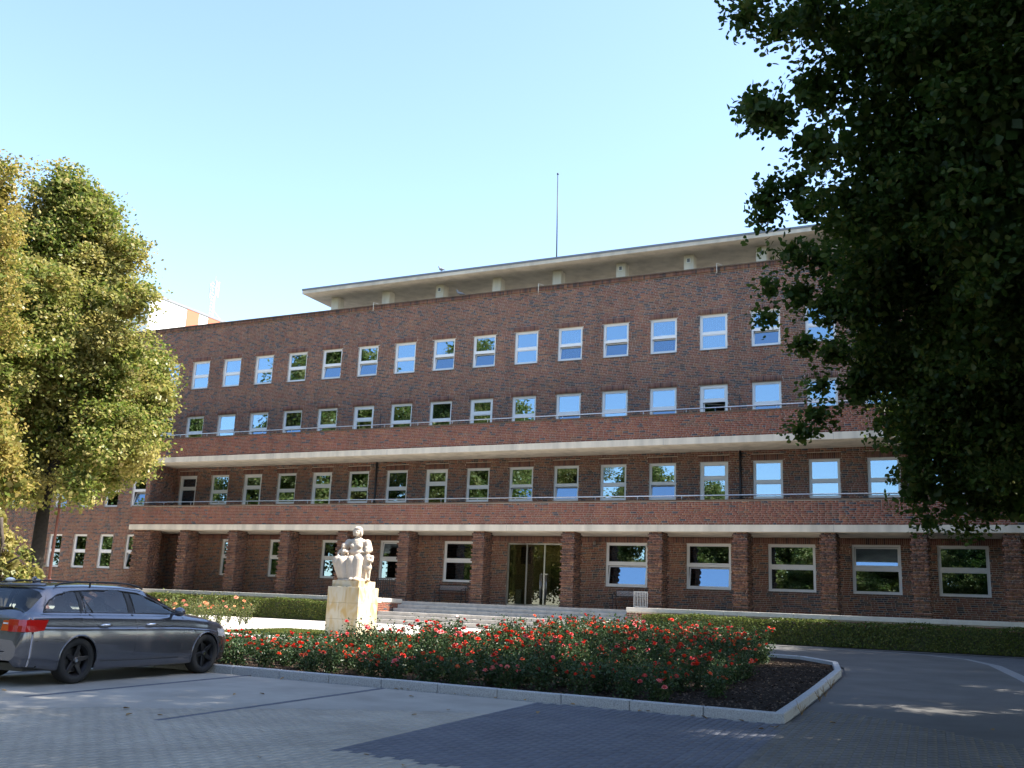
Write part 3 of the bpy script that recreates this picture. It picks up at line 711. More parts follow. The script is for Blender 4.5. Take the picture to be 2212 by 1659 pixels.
# ------------------------------------------------------------------ leaves
def leaf_cards(C, size, normal=None, spread=1.0, aspect=.75, rng=RNG, shape=6, fold=.18, sj=.3):
    """leaf-shaped faces at centres C; six-cornered leaf of four triangles folded along its rib"""
    n = len(C); nr = rng.normal(size=(n, 3)) * spread
    if normal is not None: nr = nr + normal
    nr /= np.linalg.norm(nr, axis=1)[:, None] + 1e-9
    t = rng.normal(size=(n, 3)); t -= nr * (t * nr).sum(1)[:, None]; t /= np.linalg.norm(t, axis=1)[:, None] + 1e-9
    b = np.cross(nr, t); s = size * (1 + rng.uniform(-sj, sj, n))[:, None]
    if shape == 4:
        P = [-.5 * t, .45 * aspect * b + .05 * t, .5 * t, -.45 * aspect * b + .05 * t]
        V = np.stack([C + p * s for p in P], 1); F = (np.arange(n) * 4)[:, None] + np.array([[0, 1, 2, 3]])
        return V.reshape(-1, 3), F
    pts = [(-.5, 0, 0), (-.22, .42 * aspect, fold), (.2, .38 * aspect, fold), (.55, 0, 0), (.2, -.38 * aspect, fold), (-.22, -.42 * aspect, fold)]
    V = np.stack([C + (a * t + c * b + d * nr * .5) * s for a, c, d in pts], 1)
    q = np.array([(0, 1, 2, 3), (0, 3, 4, 5)]); F = ((np.arange(n) * 6)[:, None, None] + q[None]).reshape(-1, 4)
    return V.reshape(-1, 3), F
def lobe_points(lobes, per_m3_clump, leaves, clump_r, rng=RNG, shell=.55, flat=.75):
    """clumps fill each lobe, denser towards its outside"""
    out, nrm = [], []
    for (c, r) in lobes:
        k = max(4, int(per_m3_clump * 4.2 * r ** 3 if r < 1.2 else per_m3_clump * 5.0 * r ** 2.25))
        d = rng.normal(size=(k, 3)); d /= np.linalg.norm(d, axis=1)[:, None]
        rad = r * (shell + (1 - shell) * rng.random(k) ** .6) * rng.uniform(.85, 1.1, k)
        cc = np.array(c) + d * rad[:, None] * np.array((1, 1, .95))
        for q, dd in zip(cc, d):
            m_ = rng.integers(int(leaves * .6), int(leaves * 1.4) + 1)
            pts = q + np.clip(rng.normal(size=(m_, 3)), -1.7, 1.7) * clump_r * np.array((1, 1, flat)) * rng.uniform(.6, 1.25)
            out.append(pts); nrm.append(np.repeat((dd * .5 + np.array((0, 0, .8)))[None], m_, 0))
    return np.concatenate(out), np.concatenate(nrm)

# hedges
def hedge(xa, xb, label, seed):
    rng = np.random.default_rng(seed); yc = Y0 - 5.78; zb, zt = .42, 1.21; hw = .36
    H = thing('clipped_hedge', label, 'hedge', ((xa + xb) / 2, yc, .42)); inv = Matrix.Translation(Vector((-(xa + xb) / 2, -yc, -.42)))
    o = MB().box(xa + .1, xb - .1, yc - hw + .08, yc + hw - .08, zb - .02, zt - .09).build('twig_core', 'twig', H); o.matrix_parent_inverse = inv
    L = xb - xa; n = int(L * 1500)
    x = rng.uniform(xa, xb, n); s = rng.uniform(0, 1, n); top = s < .42
    wob = .03 * np.sin(x * 1.7) + .025 * np.sin(x * 4.3 + 1)
    y = np.where(top, rng.uniform(yc - hw, yc + hw, n), yc - hw + rng.normal(0, .035, n) + wob)
    z = np.where(top, zt + wob + rng.normal(0, .03, n), rng.uniform(zb, zt, n))
    nor = np.stack([np.zeros(n), np.where(top, -.2, -1.0), np.where(top, 1.0, .25)], 1)
    V, F = leaf_cards(np.stack([x, y, z], 1), .062, nor, .5, rng=rng, shape=4, aspect=.8)
    o = link('foliage', npmesh('foliage', V, F, 'leaf_hedge'), H); o['kind'] = 'stuff'; o.matrix_parent_inverse = inv
hedge(-37.8, -25.0, 'clipped low green hedge in full sun left of the steps', 71)
hedge(-12.2, 4.0, 'clipped low dark hedge in tree shade right of the steps', 72)

# ------------------------------------------------------------------ trees
def limb(mb, a, b, ra, rb, rn, n=7, seg=5, wob=.06):
    a, b = Vector(a), Vector(b); L = (b - a).length; pts, rr = [], []
    for i in range(seg + 1):
        t = i / seg; p = a.lerp(b, t)
        if 0 < i < seg: p = p + Vector((rn.uniform(-1, 1), rn.uniform(-1, 1), rn.uniform(-1, 1))) * L * wob
        pts.append(p); rr.append(ra + (rb - ra) * t)
    mb.tube(pts, rr, n); return pts
def tree(name, label, base, fork_z, trunk_r, lobes, mname, leaf, per, leaves, clump_r, seed, group=None, shape=6, shell=.5, twigs=0, cat='tree', inner=0, flat=.75, mbark='bark', limb_p=1.0):
    rn = random.Random(seed); rng = np.random.default_rng(seed)
    T = thing(name, label, cat, base, 0, group); inv = Matrix.Translation(-Vector(base)); mb = MB()
    bx, by, bz = base; fork = Vector((bx, by, fork_z)); mb.tube([(bx, by, bz - .1), (bx, by, bz + .25), (bx + .03, by, bz + 1.2), fork], [trunk_r * 1.5, trunk_r * 1.12, trunk_r, trunk_r * .8], 12)
    top = max(c[2] for c, r in lobes)
    lead = limb(mb, fork, (bx + rn.uniform(-.4, .4), by + rn.uniform(-.4, .4), top), trunk_r * .8, .04, rn, 8, 8, .02)
    for (c, r) in lobes:
        k = min(range(len(lead)), key=lambda i: abs(lead[i].z - (c[2] - r * .9))); s = lead[k]
        if rn.random() > limb_p or (limb_p < 1 and math.hypot(c[0] - bx, c[1] - by) > 3.6): continue
        limb(mb, s, c, max(.03, trunk_r * .16 * (1 - k / len(lead) * .7)), .015, rn, 5, 5)
        for _ in range(twigs):
            d = Vector((rn.gauss(0, 1), rn.gauss(0, 1), rn.gauss(0, .7))).normalized() * r; limb(mb, c, Vector(c) + d, .016, .004, rn, 4, 3)
    o = mb.build('trunk', mbark, T, True); o.matrix_parent_inverse = inv
    C, N = lobe_points(lobes, per, leaves, clump_r, rng, shell, flat)
    V, F = leaf_cards(C, leaf, N, .9, rng=rng, shape=shape)
    if inner:
        ci = []
        for (c, r) in lobes:
            k = int(inner * r * r) + 3; d = rng.normal(size=(k, 3)); d /= np.linalg.norm(d, axis=1)[:, None]
            ci.append(np.array(c) + d * (r * .68 * rng.random(k) ** .45)[:, None])
        V2, F2 = leaf_cards(np.concatenate(ci), leaf * 1.7, None, 1.0, rng=rng, shape=4, aspect=1.0)
        if shape == 4 or True: F = np.concatenate([F, F2 + len(V)]); V = np.concatenate([V, V2])
    o = link('crown', npmesh('crown', V, F, mname), T); o['kind'] = 'stuff'; o.matrix_parent_inverse = inv
    return T
def px_lobes(spec, dist, jit, seed):
    """spec: (x, y, radius) in the 2212 px frame; the crown's depth is about as large as its width"""
    rn = random.Random(seed); out = []
    for s in spec:
        x, y, r = s[:3]; d0 = s[3] if len(s) > 3 else dist; d = d0 + rn.uniform(-jit, jit)
        out.append((tuple(pix(x, y, d)), r / 2155 * d0))
    return out
# left linden in the sun
spec = [(150, 420, 66), (205, 470, 70), (95, 500, 80), (235, 560, 78), (150, 580, 95), (60, 620, 90), (275, 645, 56), (190, 690, 90), (90, 740, 100), (255, 765, 75), (325, 800, 58), (345, 860, 44), (285, 860, 85), (180, 850, 95), (312, 935, 54), (240, 950, 80), (130, 930, 90), (40, 860, 90), (288, 1005, 46), (215, 1015, 60), (110, 1010, 70), (170, 1050, 42), (20, 1000, 70), (-40, 1060, 60), (60, 1060, 40), (-40, 760, 110), (-60, 600, 100)]
D1 = 42.0; b1 = pix(66, 1290, D1)
tree('linden_tree', 'tall linden tree in bright sun with golden-green crown by the side wing', (b1.x, b1.y, tz(b1.y)), 5.2, .27, px_lobes(spec, D1, 2.2, 3), 'leaf_linden', .15, 5.2, 70, .31, 5, shape=4, shell=.66, inner=420, flat=.55, mbark='bark_dark')
spec = [(-20, 400, 70), (-60, 480, 90), (-30, 900, 60), (0, 960, 50), (15, 1040, 48), (-30, 1010, 60), (-90, 700, 120), (-110, 900, 110), (-40, 560, 70), (-190, 700, 110), (-190, 520, 90), (-20, 480, 50), (-10, 620, 50)]
D2 = 33.0; b2 = pix(-190, 1300, D2)
tree('linden_tree', 'golden linden tree half hidden at the lawn edge before the taller sunlit linden', (b2.x, b2.y, tz(b2.y)), 4.0, .30, px_lobes(spec, D2, 1.5, 4), 'leaf_linden_gold', .115, 5.5, 90, .30, 6, shape=4, shell=.6, inner=420, flat=.55, mbark='bark_dark')
# low shrub behind the parked car
sp = [(10, 1225, 40), (45, 1245, 30), (-20, 1180, 45), (20, 1165, 25), (80, 1240, 16), (-10, 1120, 30), (55, 1200, 14)]
D3 = 24.0; b3 = pix(10, 1300, D3)
tree('shrub', 'low leafy shrub behind the parked car', (b3.x, b3.y, tz(b3.y)), .5, .05, px_lobes(sp, D3, .4, 5), 'leaf_linden', .09, 80, 22, .10, 7, shape=4, cat='shrub', inner=500)
# right, near: big dark linden whose boughs hang into the view
spec = [(1615, 28, 42, 11.5), (1680, 60, 60, 11.5), (1760, 30, 90, 12), (1860, 90, 120, 12), (1640, 228, 42, 11.5), (1690, 260, 50, 11.5), (1755, 200, 80, 11.8), (1760, 320, 70, 12), (1880, 270, 120, 12.5), (2030, 120, 160, 12), (2170, 260, 170, 12),
        (1665, 430, 42, 14), (1715, 400, 40, 14), (1740, 455, 50, 14), (1850, 450, 110, 13.5), (1990, 400, 150, 13), (2140, 480, 150, 13),
        (1715, 545, 48, 16), (1780, 560, 60, 16), (1660, 625, 26, 16), (1720, 640, 45, 16), (1790, 660, 60, 16), (1890, 620, 110, 15.5), (2020, 620, 130, 15), (2160, 680, 140, 15),
        (1735, 745, 36, 17), (1800, 760, 40, 17), (1775, 835, 30, 17), (1762, 895, 30, 17), (1735, 935, 28, 17), (1900, 780, 90, 17), (2010, 800, 120, 17), (2140, 850, 140, 17),
        (1930, 900, 60, 18), (1990, 960, 80, 18), (1985, 1060, 55, 18), (2080, 1000, 90, 18), (2180, 1010, 110, 18), (2060, 1090, 40, 18), (2130, 1090, 50, 18), (1622, 22, 22, 11.5), (1625, 214, 22, 11.5), (1650, 262, 24, 11.5), (1660, 470, 26, 14), (1655, 420, 22, 14), (1665, 690, 22, 16), (1950, 60, 150, 13.5), (2100, 320, 200, 14), (2200, 80, 160, 13.5), (2090, 40, 120, 12), (2200, 420, 140, 14), (2205, 560, 120, 15), (1960, 520, 110, 15), (2090, 720, 130, 16), (2040, 860, 110, 17), (2160, 930, 120, 17), (1880, 690, 80, 16), (1850, 840, 50, 17), (1900, 560, 80, 15), (2190, 820, 110, 16), (2010, 1125, 18, 18), (2085, 1140, 16, 18), (2200, 1100, 40, 18)]
rl = px_lobes(spec, 12, .5, 8)
rl += [((2.6 + 1.9 * (k % 3), 11.5 + 2.2 * ((k * 2) % 4) + .5 * (k % 2), 4.9 + 1.75 * (k // 3)), 1.75) for k in range(18)]      # the rest of the crown round its trunk, beyond the right edge of the view
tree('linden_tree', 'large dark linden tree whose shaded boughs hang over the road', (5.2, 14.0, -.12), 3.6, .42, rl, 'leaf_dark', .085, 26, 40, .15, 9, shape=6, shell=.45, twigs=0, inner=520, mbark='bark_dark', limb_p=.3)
over = [((2.5, 12, 9.5), 2.6), ((1.0, 10, 12), 2.6), ((3.0, 14, 13), 3.0), ((-.8, 13.2, 13.6), 2.2), ((4, 9, 9), 2.6), ((4.5, 12, 14.5), 2.8), ((0.6, 8.2, 10.2), 2.2), ((5.5, 15, 10), 3.0), ((1.5, 16.5, 16.5), 2.6), ((-2.2, 15.6, 16.6), 2.2), ((2.4, 6.6, 9.4), 2.0), ((1.8, 15.8, 13.6), 2.3), ((-.5, 15.2, 14.8), 2.2), ((3.6, 17.5, 14), 2.6), ((-3.2, 14.4, 15.4), 2.0), ((-1.5, 12.6, 15.8), 1.8)]
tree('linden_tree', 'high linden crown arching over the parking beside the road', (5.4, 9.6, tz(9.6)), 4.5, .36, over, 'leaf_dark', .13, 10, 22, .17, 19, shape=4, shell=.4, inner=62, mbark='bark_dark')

# further lindens: unseen ones on the right to shade the road and hedge, and those left of the parking and behind it, which the windows mirror
def generic_lobes(h, r, zb, seed):
    rn = random.Random(seed); out = []
    for k in range(15):
        t = k / 14; z = zb + (h - zb) * (.12 + .80 * t); rr = r * (math.sin(PI * min(1, .28 + .72 * t)) ** .7 * .75); a = k * 2.4 + rn.uniform(-.4, .4)
        out.append(((rr * math.cos(a) * .75, rr * math.sin(a) * .75, z), r * rn.uniform(.34, .48)))
    return out
rowt = tree('linden_tree', 'shade linden out of view beyond the right side of the road', (0, 0, 0), 4.0, .32, generic_lobes(17, 5.6, 4.4, 2), 'leaf_dark', .20, 6.0, 18, .26, 31, 'unseen lindens right of the road', shape=4, shell=.5, inner=62)
sunt = tree('linden_tree', 'tall sunlit linden across the parking, mirrored in the windows', (0, 0, 0), 4.0, .32, generic_lobes(18, 5.4, 2.2, 9), 'leaf_linden', .24, 6.0, 18, .28, 32, 'lindens mirrored in the windows', shape=4, shell=.55, inner=120)
def plant(proto, spots):
    for k, (x, y, s, rz) in enumerate(spots):
        o = proto if k == 0 else copy_tree(proto)
        o.location = (x, y, tz(y) - .02); o.rotation_euler = (0, 0, rz); o.scale = (s, s, s) if not isinstance(s, tuple) else s
plant(rowt, [(7.8, 24.5, 1.0, .3), (6.9, 32.4, 1.0, 2.0), (10.2, 40.0, 1.1, .9), (12.5, 47.0, 1.15, 4.9), (17, 38, 1.1, 3.3), (14.0, 8.0, 1.1, 5.5), (22, 22, 1.2, 2.6), (8.6, 4.5, .95, 4.1), (14.5, 17.0, 1.1, 1.2), (15.5, 29.0, 1.1, 3.0)])  # unseen; those by the building's end added to shade the right hedge
L_ = lambda a, h: (a, a, h)
plant(sunt, [(-37.5, 17.0, 1.2, 0), (-42, 6.5, 1.3, 1.1), (-40.0, -4.5, 1.1, 2.3), (-31.5, -9.0, .92, 3.3), (-23.5, -13.0, L_(.95, .66), 4.4), (-15.5, -14.5, L_(.9, .60), 5.3), (-8.5, -13.5, L_(.9, .56), .7), (-1.5, -13.0, L_(.9, .56), 1.9), (6, -12.0, L_(.9, .6), 3.0), (-48, 20, 1.3, 2.9), (-50, -8, 1.1, 3.9), (-28, -21, .9, 2.2), (-19, -24, L_(1.0, .72), 1.0), (-11, -22, L_(1.0, .64), 2.0), (-4, -22, L_(1., .62), 5.0), (-63, 23, 1.0, .4), (-72, 12, 1.1, 1.6), (-62, 10, 1.0, 2.7), (-80, 22, 1.1, 4.0)])

# ------------------------------------------------------------------ statue on its plinth
PLX0, PLX1, PLY0, PLY1 = -18.42, -17.28, 25.15, 26.18; PZ = tz(25.6) - .03
PLN = thing('stone_plinth', 'square ochre sandstone plinth carrying the statue', 'plinth', ((PLX0 + PLX1) / 2, 25.66, PZ))
pinv = Matrix.Translation(-Vector(PLN.location))
MB().box(PLX0 - .10, PLX1 + .10, PLY0 - .10, PLY1 + .10, PZ, PZ + .09).build('base_slab', 'plinth_stone', PLN).matrix_parent_inverse = pinv
zc = PZ + .092; hh = (1.63 - zc) / 3
for k in range(3):
    xm = (PLX0 + PLX1) / 2 + (.05, -.12, .10)[k]
    for a, b in ((PLX0, xm), (xm, PLX1)):
        me = MB().box(a + .002, b - .002, PLY0, PLY1, zc + hh * k + .002, zc + hh * (k + 1) - .002).mesh('stone_block', 'plinth_stone')
        link('stone_block', bevel(me, .006), PLN).matrix_parent_inverse = pinv
MB().box(PLX0 + .09, PLX1 - .09, PLY0 + .08, PLY1 - .08, 1.63, 1.815).build('top_slab', 'plinth_stone', PLN).matrix_parent_inverse = pinv

def blob_mesh(name, prims, voxel, m, smooth_it=4):
    """ellipsoids and tapered limbs fused into one continuous surface"""
    bm = bmesh.new()
    for p in prims:
        if p[0] == 'e':
            _, c, r, rot = (p + ((0, 0, 0),))[:4]
            mt = Matrix.Translation(c) @ Matrix.Rotation(rot[2], 4, 'Z') @ Matrix.Rotation(rot[1], 4, 'Y') @ Matrix.Rotation(rot[0], 4, 'X') @ Matrix.Diagonal((*r, 1))
            bmesh.ops.create_icosphere(bm, subdivisions=3, radius=1, matrix=mt)
        else:
            _, a, b, ra, rb = p; a, b = Vector(a), Vector(b); d = b - a
            mt = Matrix.Translation((a + b) / 2) @ d.to_track_quat('Z', 'Y').to_matrix().to_4x4()
            bmesh.ops.create_cone(bm, cap_ends=True, segments=14, radius1=ra, radius2=rb, depth=d.length, matrix=mt)
            for c, r in ((a, ra), (b, rb)): bmesh.ops.create_icosphere(bm, subdivisions=2, radius=r, matrix=Matrix.Translation(c))
    me = bpy.data.meshes.new(name + '_raw'); bm.to_mesh(me); bm.free()
    o = bpy.data.objects.new(name + '_raw', me); COL.objects.link(o)
    md = o.modifiers.new('r', 'REMESH'); md.mode = 'VOXEL'; md.voxel_size = voxel
    sm = o.modifiers.new('s', 'SMOOTH'); sm.factor = .5; sm.iterations = smooth_it
    dg = bpy.context.evaluated_depsgraph_get(); me2 = bpy.data.meshes.new_from_object(o.evaluated_get(dg)); me2.name = name
    bpy.data.objects.remove(o); bpy.data.meshes.remove(me)
    me2.materials.clear(); me2.materials.append(M[m]); me2.polygons.foreach_set('use_smooth', [True] * len(me2.polygons)); me2.update(); return me2
# local axes: x to the viewer's right, -y towards the viewer, z up; 1.6 m high
E_ = lambda c, r, rot=(0, 0, 0): ('e', c, r, rot)
C_ = lambda a, b, ra, rb: ('c', a, b, ra, rb)
woman = [
    # skirt: hips, thighs, knees, drapery down to the feet
    E_((0, .12, .46), (.30, .27, .26)), C_((-.12, .05, .58), (-.42, -.20, .56), .17, .13), C_((.12, .05, .60), (.15, -.26, .62), .16, .135),
    C_((-.44, -.21, .52), (-.27, -.16, .10), .125, .14), C_((-.30, -.24, .54), (-.16, -.20, .08), .13, .15), C_((.15, -.27, .60), (.13, -.26, .10), .135, .13), C_((-.03, -.27, .56), (.02, -.24, .08), .14, .16),
    C_((-.36, -.08, .54), (-.24, -.02, .08), .11, .15), C_((.22, -.12, .56), (.20, -.10, .06), .10, .12), E_((-.04, .10, .14), (.34, .27, .16)), C_((.25, .10, .50), (.24, .10, .05), .10, .11),
    E_((.16, -.36, .035), (.075, .15, .045)), E_((.04, -.36, .03), (.07, .12, .04)),
    # torso, breasts, shoulders, neck
    C_((0, .10, .60), (0, .06, .88), .19, .18), C_((0, .06, .84), (0, .07, 1.06), .19, .19), E_((0, .08, 1.10), (.275, .14, .105)), E_((0, .03, .80), (.22, .17, .14)),
    E_((-.09, -.075, .97), (.075, .07, .075)), E_((.085, -.075, .97), (.075, .07, .075)), C_((0, .06, 1.14), (.0, .02, 1.29), .07, .062),
    # arms
    C_((-.25, .08, 1.09), (-.36, .0, .86), .10, .085), C_((-.36, .0, .86), (-.28, -.17, .78), .078, .055), C_((.25, .08, 1.09), (.35, .01, .88), .10, .085), C_((.33, .01, .88), (.27, -.16, .80), .07, .05),
    E_((-.21, -.20, .80), (.05, .07, .035)), E_((.25, -.20, .80), (.05, .07, .035)),
    # head: skull, face, chin, nose, hair rolled at the sides, bun
    E_((0, -.005, 1.40), (.098, .115, .125)), E_((.0, -.07, 1.35), (.07, .06, .095)), E_((0, -.095, 1.285), (.035, .035, .035)), C_((0, -.118, 1.385), (0, -.142, 1.348), .012, .018),
    E_((0, -.118, 1.312), (.03, .018, .012)), E_((-.035, -.112, 1.405), (.026, .02, .012)), E_((.035, -.112, 1.405), (.026, .02, .012)),
    E_((0, .01, 1.47), (.108, .122, .085)), E_((-.098, .0, 1.37), (.038, .07, .115)), E_((.098, .0, 1.37), (.038, .07, .115)), E_((0, .115, 1.40), (.075, .06, .08)), E_((0, -.07, 1.475), (.085, .05, .045)),
]
def child(o, s, sit, face=0):
    x, y, z = o; q = lambda a, b, c: (x + a * s, y + b * s, z + c * s)
    P = [E_(q(0, -.01, 1.0), (.115 * s, .125 * s, .135 * s)), E_(q(0, -.09, .955), (.075 * s, .06 * s, .085 * s)), C_(q(0, -.135, .975), q(0, -.155, .945), .012 * s, .018 * s), E_(q(0, .02, 1.04), (.122 * s, .13 * s, .11 * s)),
         C_(q(0, 0, .80), q(0, 0, .90), .055 * s, .05 * s), C_(q(0, .01, .52), q(0, 0, .76), .13 * s, .125 * s), E_(q(0, .0, .78), (.17 * s, .10 * s, .07 * s))]
    if sit:
        P += [C_(q(-.06, 0, .48), q(-.14, -.26, .46), .085 * s, .07 * s), C_(q(.06, 0, .48), q(.06, -.27, .44), .085 * s, .07 * s), C_(q(-.14, -.27, .46), q(-.20, -.28, .22), .066 * s, .045 * s), C_(q(.06, -.28, .44), q(.02, -.30, .20), .066 * s, .045 * s),
              E_(q(-.20, -.33, .18), (.05 * s, .10 * s, .045 * s)), E_(q(.02, -.35, .16), (.05 * s, .10 * s, .045 * s)), C_(q(-.17, 0, .78), q(-.23, -.08, .58), .055 * s, .047 * s), C_(q(-.23, -.08, .58), q(-.14, -.20, .52), .045 * s, .035 * s), C_(q(.17, 0, .78), q(.22, -.06, .60), .055 * s, .047 * s)]
    else:
        P += [E_(q(0, .01, .42), (.165 * s, .135 * s, .16 * s)), C_(q(-.075, 0, .36), q(-.075, -.01, .20), .07 * s, .058 * s), C_(q(.075, .01, .36), q(.08, .0, .20), .07 * s, .058 * s), C_(q(-.075, -.01, .20), q(-.075, .01, .02), .055 * s, .038 * s), C_(q(.08, 0, .20), q(.085, .02, .02), .055 * s, .038 * s),
              E_(q(-.075, -.05, .0), (.045 * s, .095 * s, .035 * s)), E_(q(.085, -.04, .0), (.045 * s, .095 * s, .035 * s)), C_(q(-.17, 0, .78), q(-.24, -.14, .66), .055 * s, .047 * s), C_(q(-.24, -.14, .66), q(-.30, -.24, .70), .042 * s, .034 * s), C_(q(.16, 0, .78), q(.17, -.06, .62), .055 * s, .05 * s), C_(q(.17, -.06, .62), q(.08, -.13, .66), .046 * s, .036 * s)]
    return P
prims = woman + child((-.32, -.09, .37), .60, True) + child((.35, -.14, .03), .84, False) + [('e', (-.02, 0, .0), (.46, .42, .035), (0, 0, 0))]
SME = blob_mesh('statue', prims, .012, 'statue_stone', 3)
stt = link('statue', SME, None, ((PLX0 + PLX1) / 2, 25.68, 1.825), math.radians(14)); stt.scale = (1.18, 1.08, 1.06)
tag(stt, 'pale stone statue of a seated woman with two small children on the plinth', 'statue')

# lawn patch round the plinth
def grass_patch(name, label, xa, xb, ya, yb, n, seed, keep=lambda x, y: np.ones(len(x), bool)):
    rng = np.random.default_rng(seed); x = rng.uniform(xa, xb, n); y = rng.uniform(ya, yb, n); k = keep(x, y); x, y = x[k], y[k]; n = len(x)
    h = rng.uniform(.03, .09, n); a = rng.uniform(0, 2 * PI, n); z = tzv(y) - .025
    dx, dy = np.cos(a) * .012, np.sin(a) * .012; lx, ly = rng.normal(0, .02, n), rng.normal(0, .02, n)
    V = np.stack([np.stack([x - dx, y - dy, z], 1), np.stack([x + dx, y + dy, z], 1), np.stack([x + lx, y + ly, z + h], 1)], 1)
    o = link(name, npmesh(name, V.reshape(-1, 3), np.arange(n * 3).reshape(-1, 3), 'grass_blade')); tag(o, label, 'grass', kind='stuff')
sheet('lawn', [(-22.4, 24.7), (-14.0, 24.7), (-14.0, 28.4), (-22.4, 28.4)], 'earth', -.016)
grass_patch('lawn_grass', 'short sunny grass around the foot of the plinth', -22.4, -14, 24.7, 28.4, 44000, 3, lambda x, y: ~((x > PLX0 - .2) & (x < PLX1 + .2) & (y > PLY0 - .2) & (y < PLY1 + .2)) )

# ------------------------------------------------------------------ benches, small railings, lamp post
def bench(x, y, label):
    T = thing('park_bench', label, 'bench', (x, y, ZLAND), 0, 'benches on the landing')
    for k in range(4): MB().box(-.72, .72, -.28 + k * .105, -.19 + k * .105, .42, .455).build('seat_slat', 'bench_wood', T)
    mb = MB()
    for a, b in ((.56, .59), (.80, .83)): mb.box(-.70, .70, .14, .165, a, b)
    mb.build('back_rail', 'dark_metal', T)
    lat = MB()
    for k in range(24):
        xx = -.69 + k * .06
        for s in (0, 1): lat.tube([(xx + .06 * s, .150 + .004 * s, .59), (xx + .06 * (1 - s), .150 + .004 * s, .70), (xx + .06 * s, .150 + .004 * s, .80)], .007, 4)
    o = lat.build('back_lattice', 'rail_steel', T); o['kind'] = 'stuff'
    for s in (-1, 1):
        xx = s * .70
        MB().tube([(xx, -.32, 0), (xx, -.24, .22), (xx, -.27, .43)], .02, 6).build('leg', 'dark_metal', T, True)
        MB().tube([(xx, .26, 0), (xx, .12, .22), (xx, .12, .45), (xx, .17, .85)], .02, 6).build('leg', 'dark_metal', T, True)
        MB().tube([(xx, -.29, .42), (xx, -.31, .62), (xx, -.1, .66), (xx, .14, .64)], .017, 6).build('armrest', 'dark_metal', T, True)
mat('rail_steel', (.5, .5, .55), .45, .6)
bench(-23.35, YG - .62, 'park bench with metal lattice back beside the entrance door, under the plain window')
bench(-14.55, YG - .62, 'park bench with metal lattice back behind the pale picket railing')
def picket(name, x, y, w_, h_, n, m_, label, rz=0.0, zlift=.12):
    T = thing(name, label, 'railing', (x, y, ZLAND), rz)
    MB().box(-w_ / 2, w_ / 2, -.012, .012, h_ - .03, h_).build('top_rail', m_, T); MB().box(-w_ / 2, w_ / 2, -.012, .012, zlift, zlift + .03).build('bottom_rail', m_, T)
    bm_ = MB().box(-.011, .011, -.011, .011, zlift + .032, h_ - .032).mesh('picket', m_)
    for k in range(n): link('picket', bm_, T, (-w_ / 2 + .011 + (w_ - .022) * k / (n - 1), 0, 0))
    for s in (-1, 1): MB().box(s * w_ / 2 - .013, s * w_ / 2 + .013, -.025, -.014, 0, h_).build('post', m_, T)
picket('picket_railing', -13.30, Y0 - 3.0, .56, .74, 9, 'rail_white', 'small pale picket railing on the landing beside a brick pier')
picket('picket_railing', -25.60, Y0 - 2.95, .85, .98, 8, 'dark_metal', 'dark picket railing on the landing behind the plinth')
lp = pix(104, 1262, 44.5); zl = tz(lp.y)
LPT = thing('lamp_post', 'slim rust-red lamp post rising behind the parked car', 'lamp post', (lp.x, lp.y, zl))
MB().lathe([(.17, 0), (.17, .30), (.10, .36), (.10, .85), (.19, .90), (.20, 1.04), (.12, 1.25), (.07, 1.42)], 14).build('base', 'lamp_post', LPT, True)
MB().tube([(0, 0, 1.40), (0, 0, 7.2)], [.065, .042], 10).build('pole', 'lamp_post', LPT, True)
MB().lathe([(.05, 0), (.16, .05), (.19, .25), (.12, .38), (.03, .46)], 14, (0, 0, 7.2)).build('lantern', 'white_frame', LPT, True)

# ------------------------------------------------------------------ tower block and mast behind
TW = thing('tower_block', 'white high-rise with orange facade stripes behind the brick roof', 'building', (-95, 92, .4)); tinv = Matrix.Translation(-Vector(TW.location))
def tp(o): o.matrix_parent_inverse = tinv; return o
TX, TY, TZ_ = -86.8, 80.0, 35.3
tp(MB().box(TX - 18, TX, TY, TY + 26, .4, TZ_ - .3).build('wall', 'tower_white', TW))
tp(MB().box(TX - 18.1, TX + .1, TY - .1, TY + 26.1, TZ_ - .298, TZ_).build('roof_edge', 'tower_edge', TW))
for a, b in ((85.8, 87.8), (89.4, 91.4), (95.0, 97.0), (100, 102)):
    tp(MB().box(TX + .003, TX + .06, a, b, .4, TZ_ - .32).build('orange_panel', 'tower_orange', TW))
for k in range(8):
    tp(MB().box(TX - 17 + k * 2.1, TX - 16.97 + k * 2.1, TY - .02, TY - .004, .4, TZ_ - .35).build('panel_joint', 'tower_edge', TW))
for fl in range(11):
    for k in range(5):
        z = 2 + fl * 2.85; x = TX - 16 + k * 3.3
        if k < 4: tp(MB().box(x, x + 1.5, TY - .03, TY - .003, z, z + 1.5).build('window', 'window_glass', TW))
        y = 92.2 + k * 2.6
        tp(MB().box(TX + .07, TX + .09, y, y + 1.4, z, z + 1.5).build('window', 'window_glass', TW))
MS = thing('antenna_mast', 'pale lattice antenna mast with panel aerials on the tower roof', 'antenna', (-89, 92.2, TZ_))
for a, b in ((-.25, -.25), (.25, -.25), (0, .25)): MB().tube([(a, b, 0), (a * .8, b * .8, 5.4)], .04, 6).build('mast_leg', 'antenna', MS)
mb = MB()
for k in range(12):
    z = k * .45
    q = [(-.25, -.25), (.25, -.25), (0, .25)]
    for i in range(3): mb.tube([(*q[i], z), (*q[(i + 1) % 3], z + .45)], .02, 4)
o = mb.build('mast_brace', 'antenna', MS); o['kind'] = 'stuff'
for a, b, z in ((.45, -.3, 3.4), (-.45, -.3, 3.2), (.2, .4, 3.5)): MB().box(a - .11, a + .11, b - .07, b + .07, z, z + 2.0).build('panel_aerial', 'tower_white', MS)
MB().tube([(.2, 0, 1.6), (1.1, 1.2, 0)], .03, 5).build('stay', 'antenna', MS)
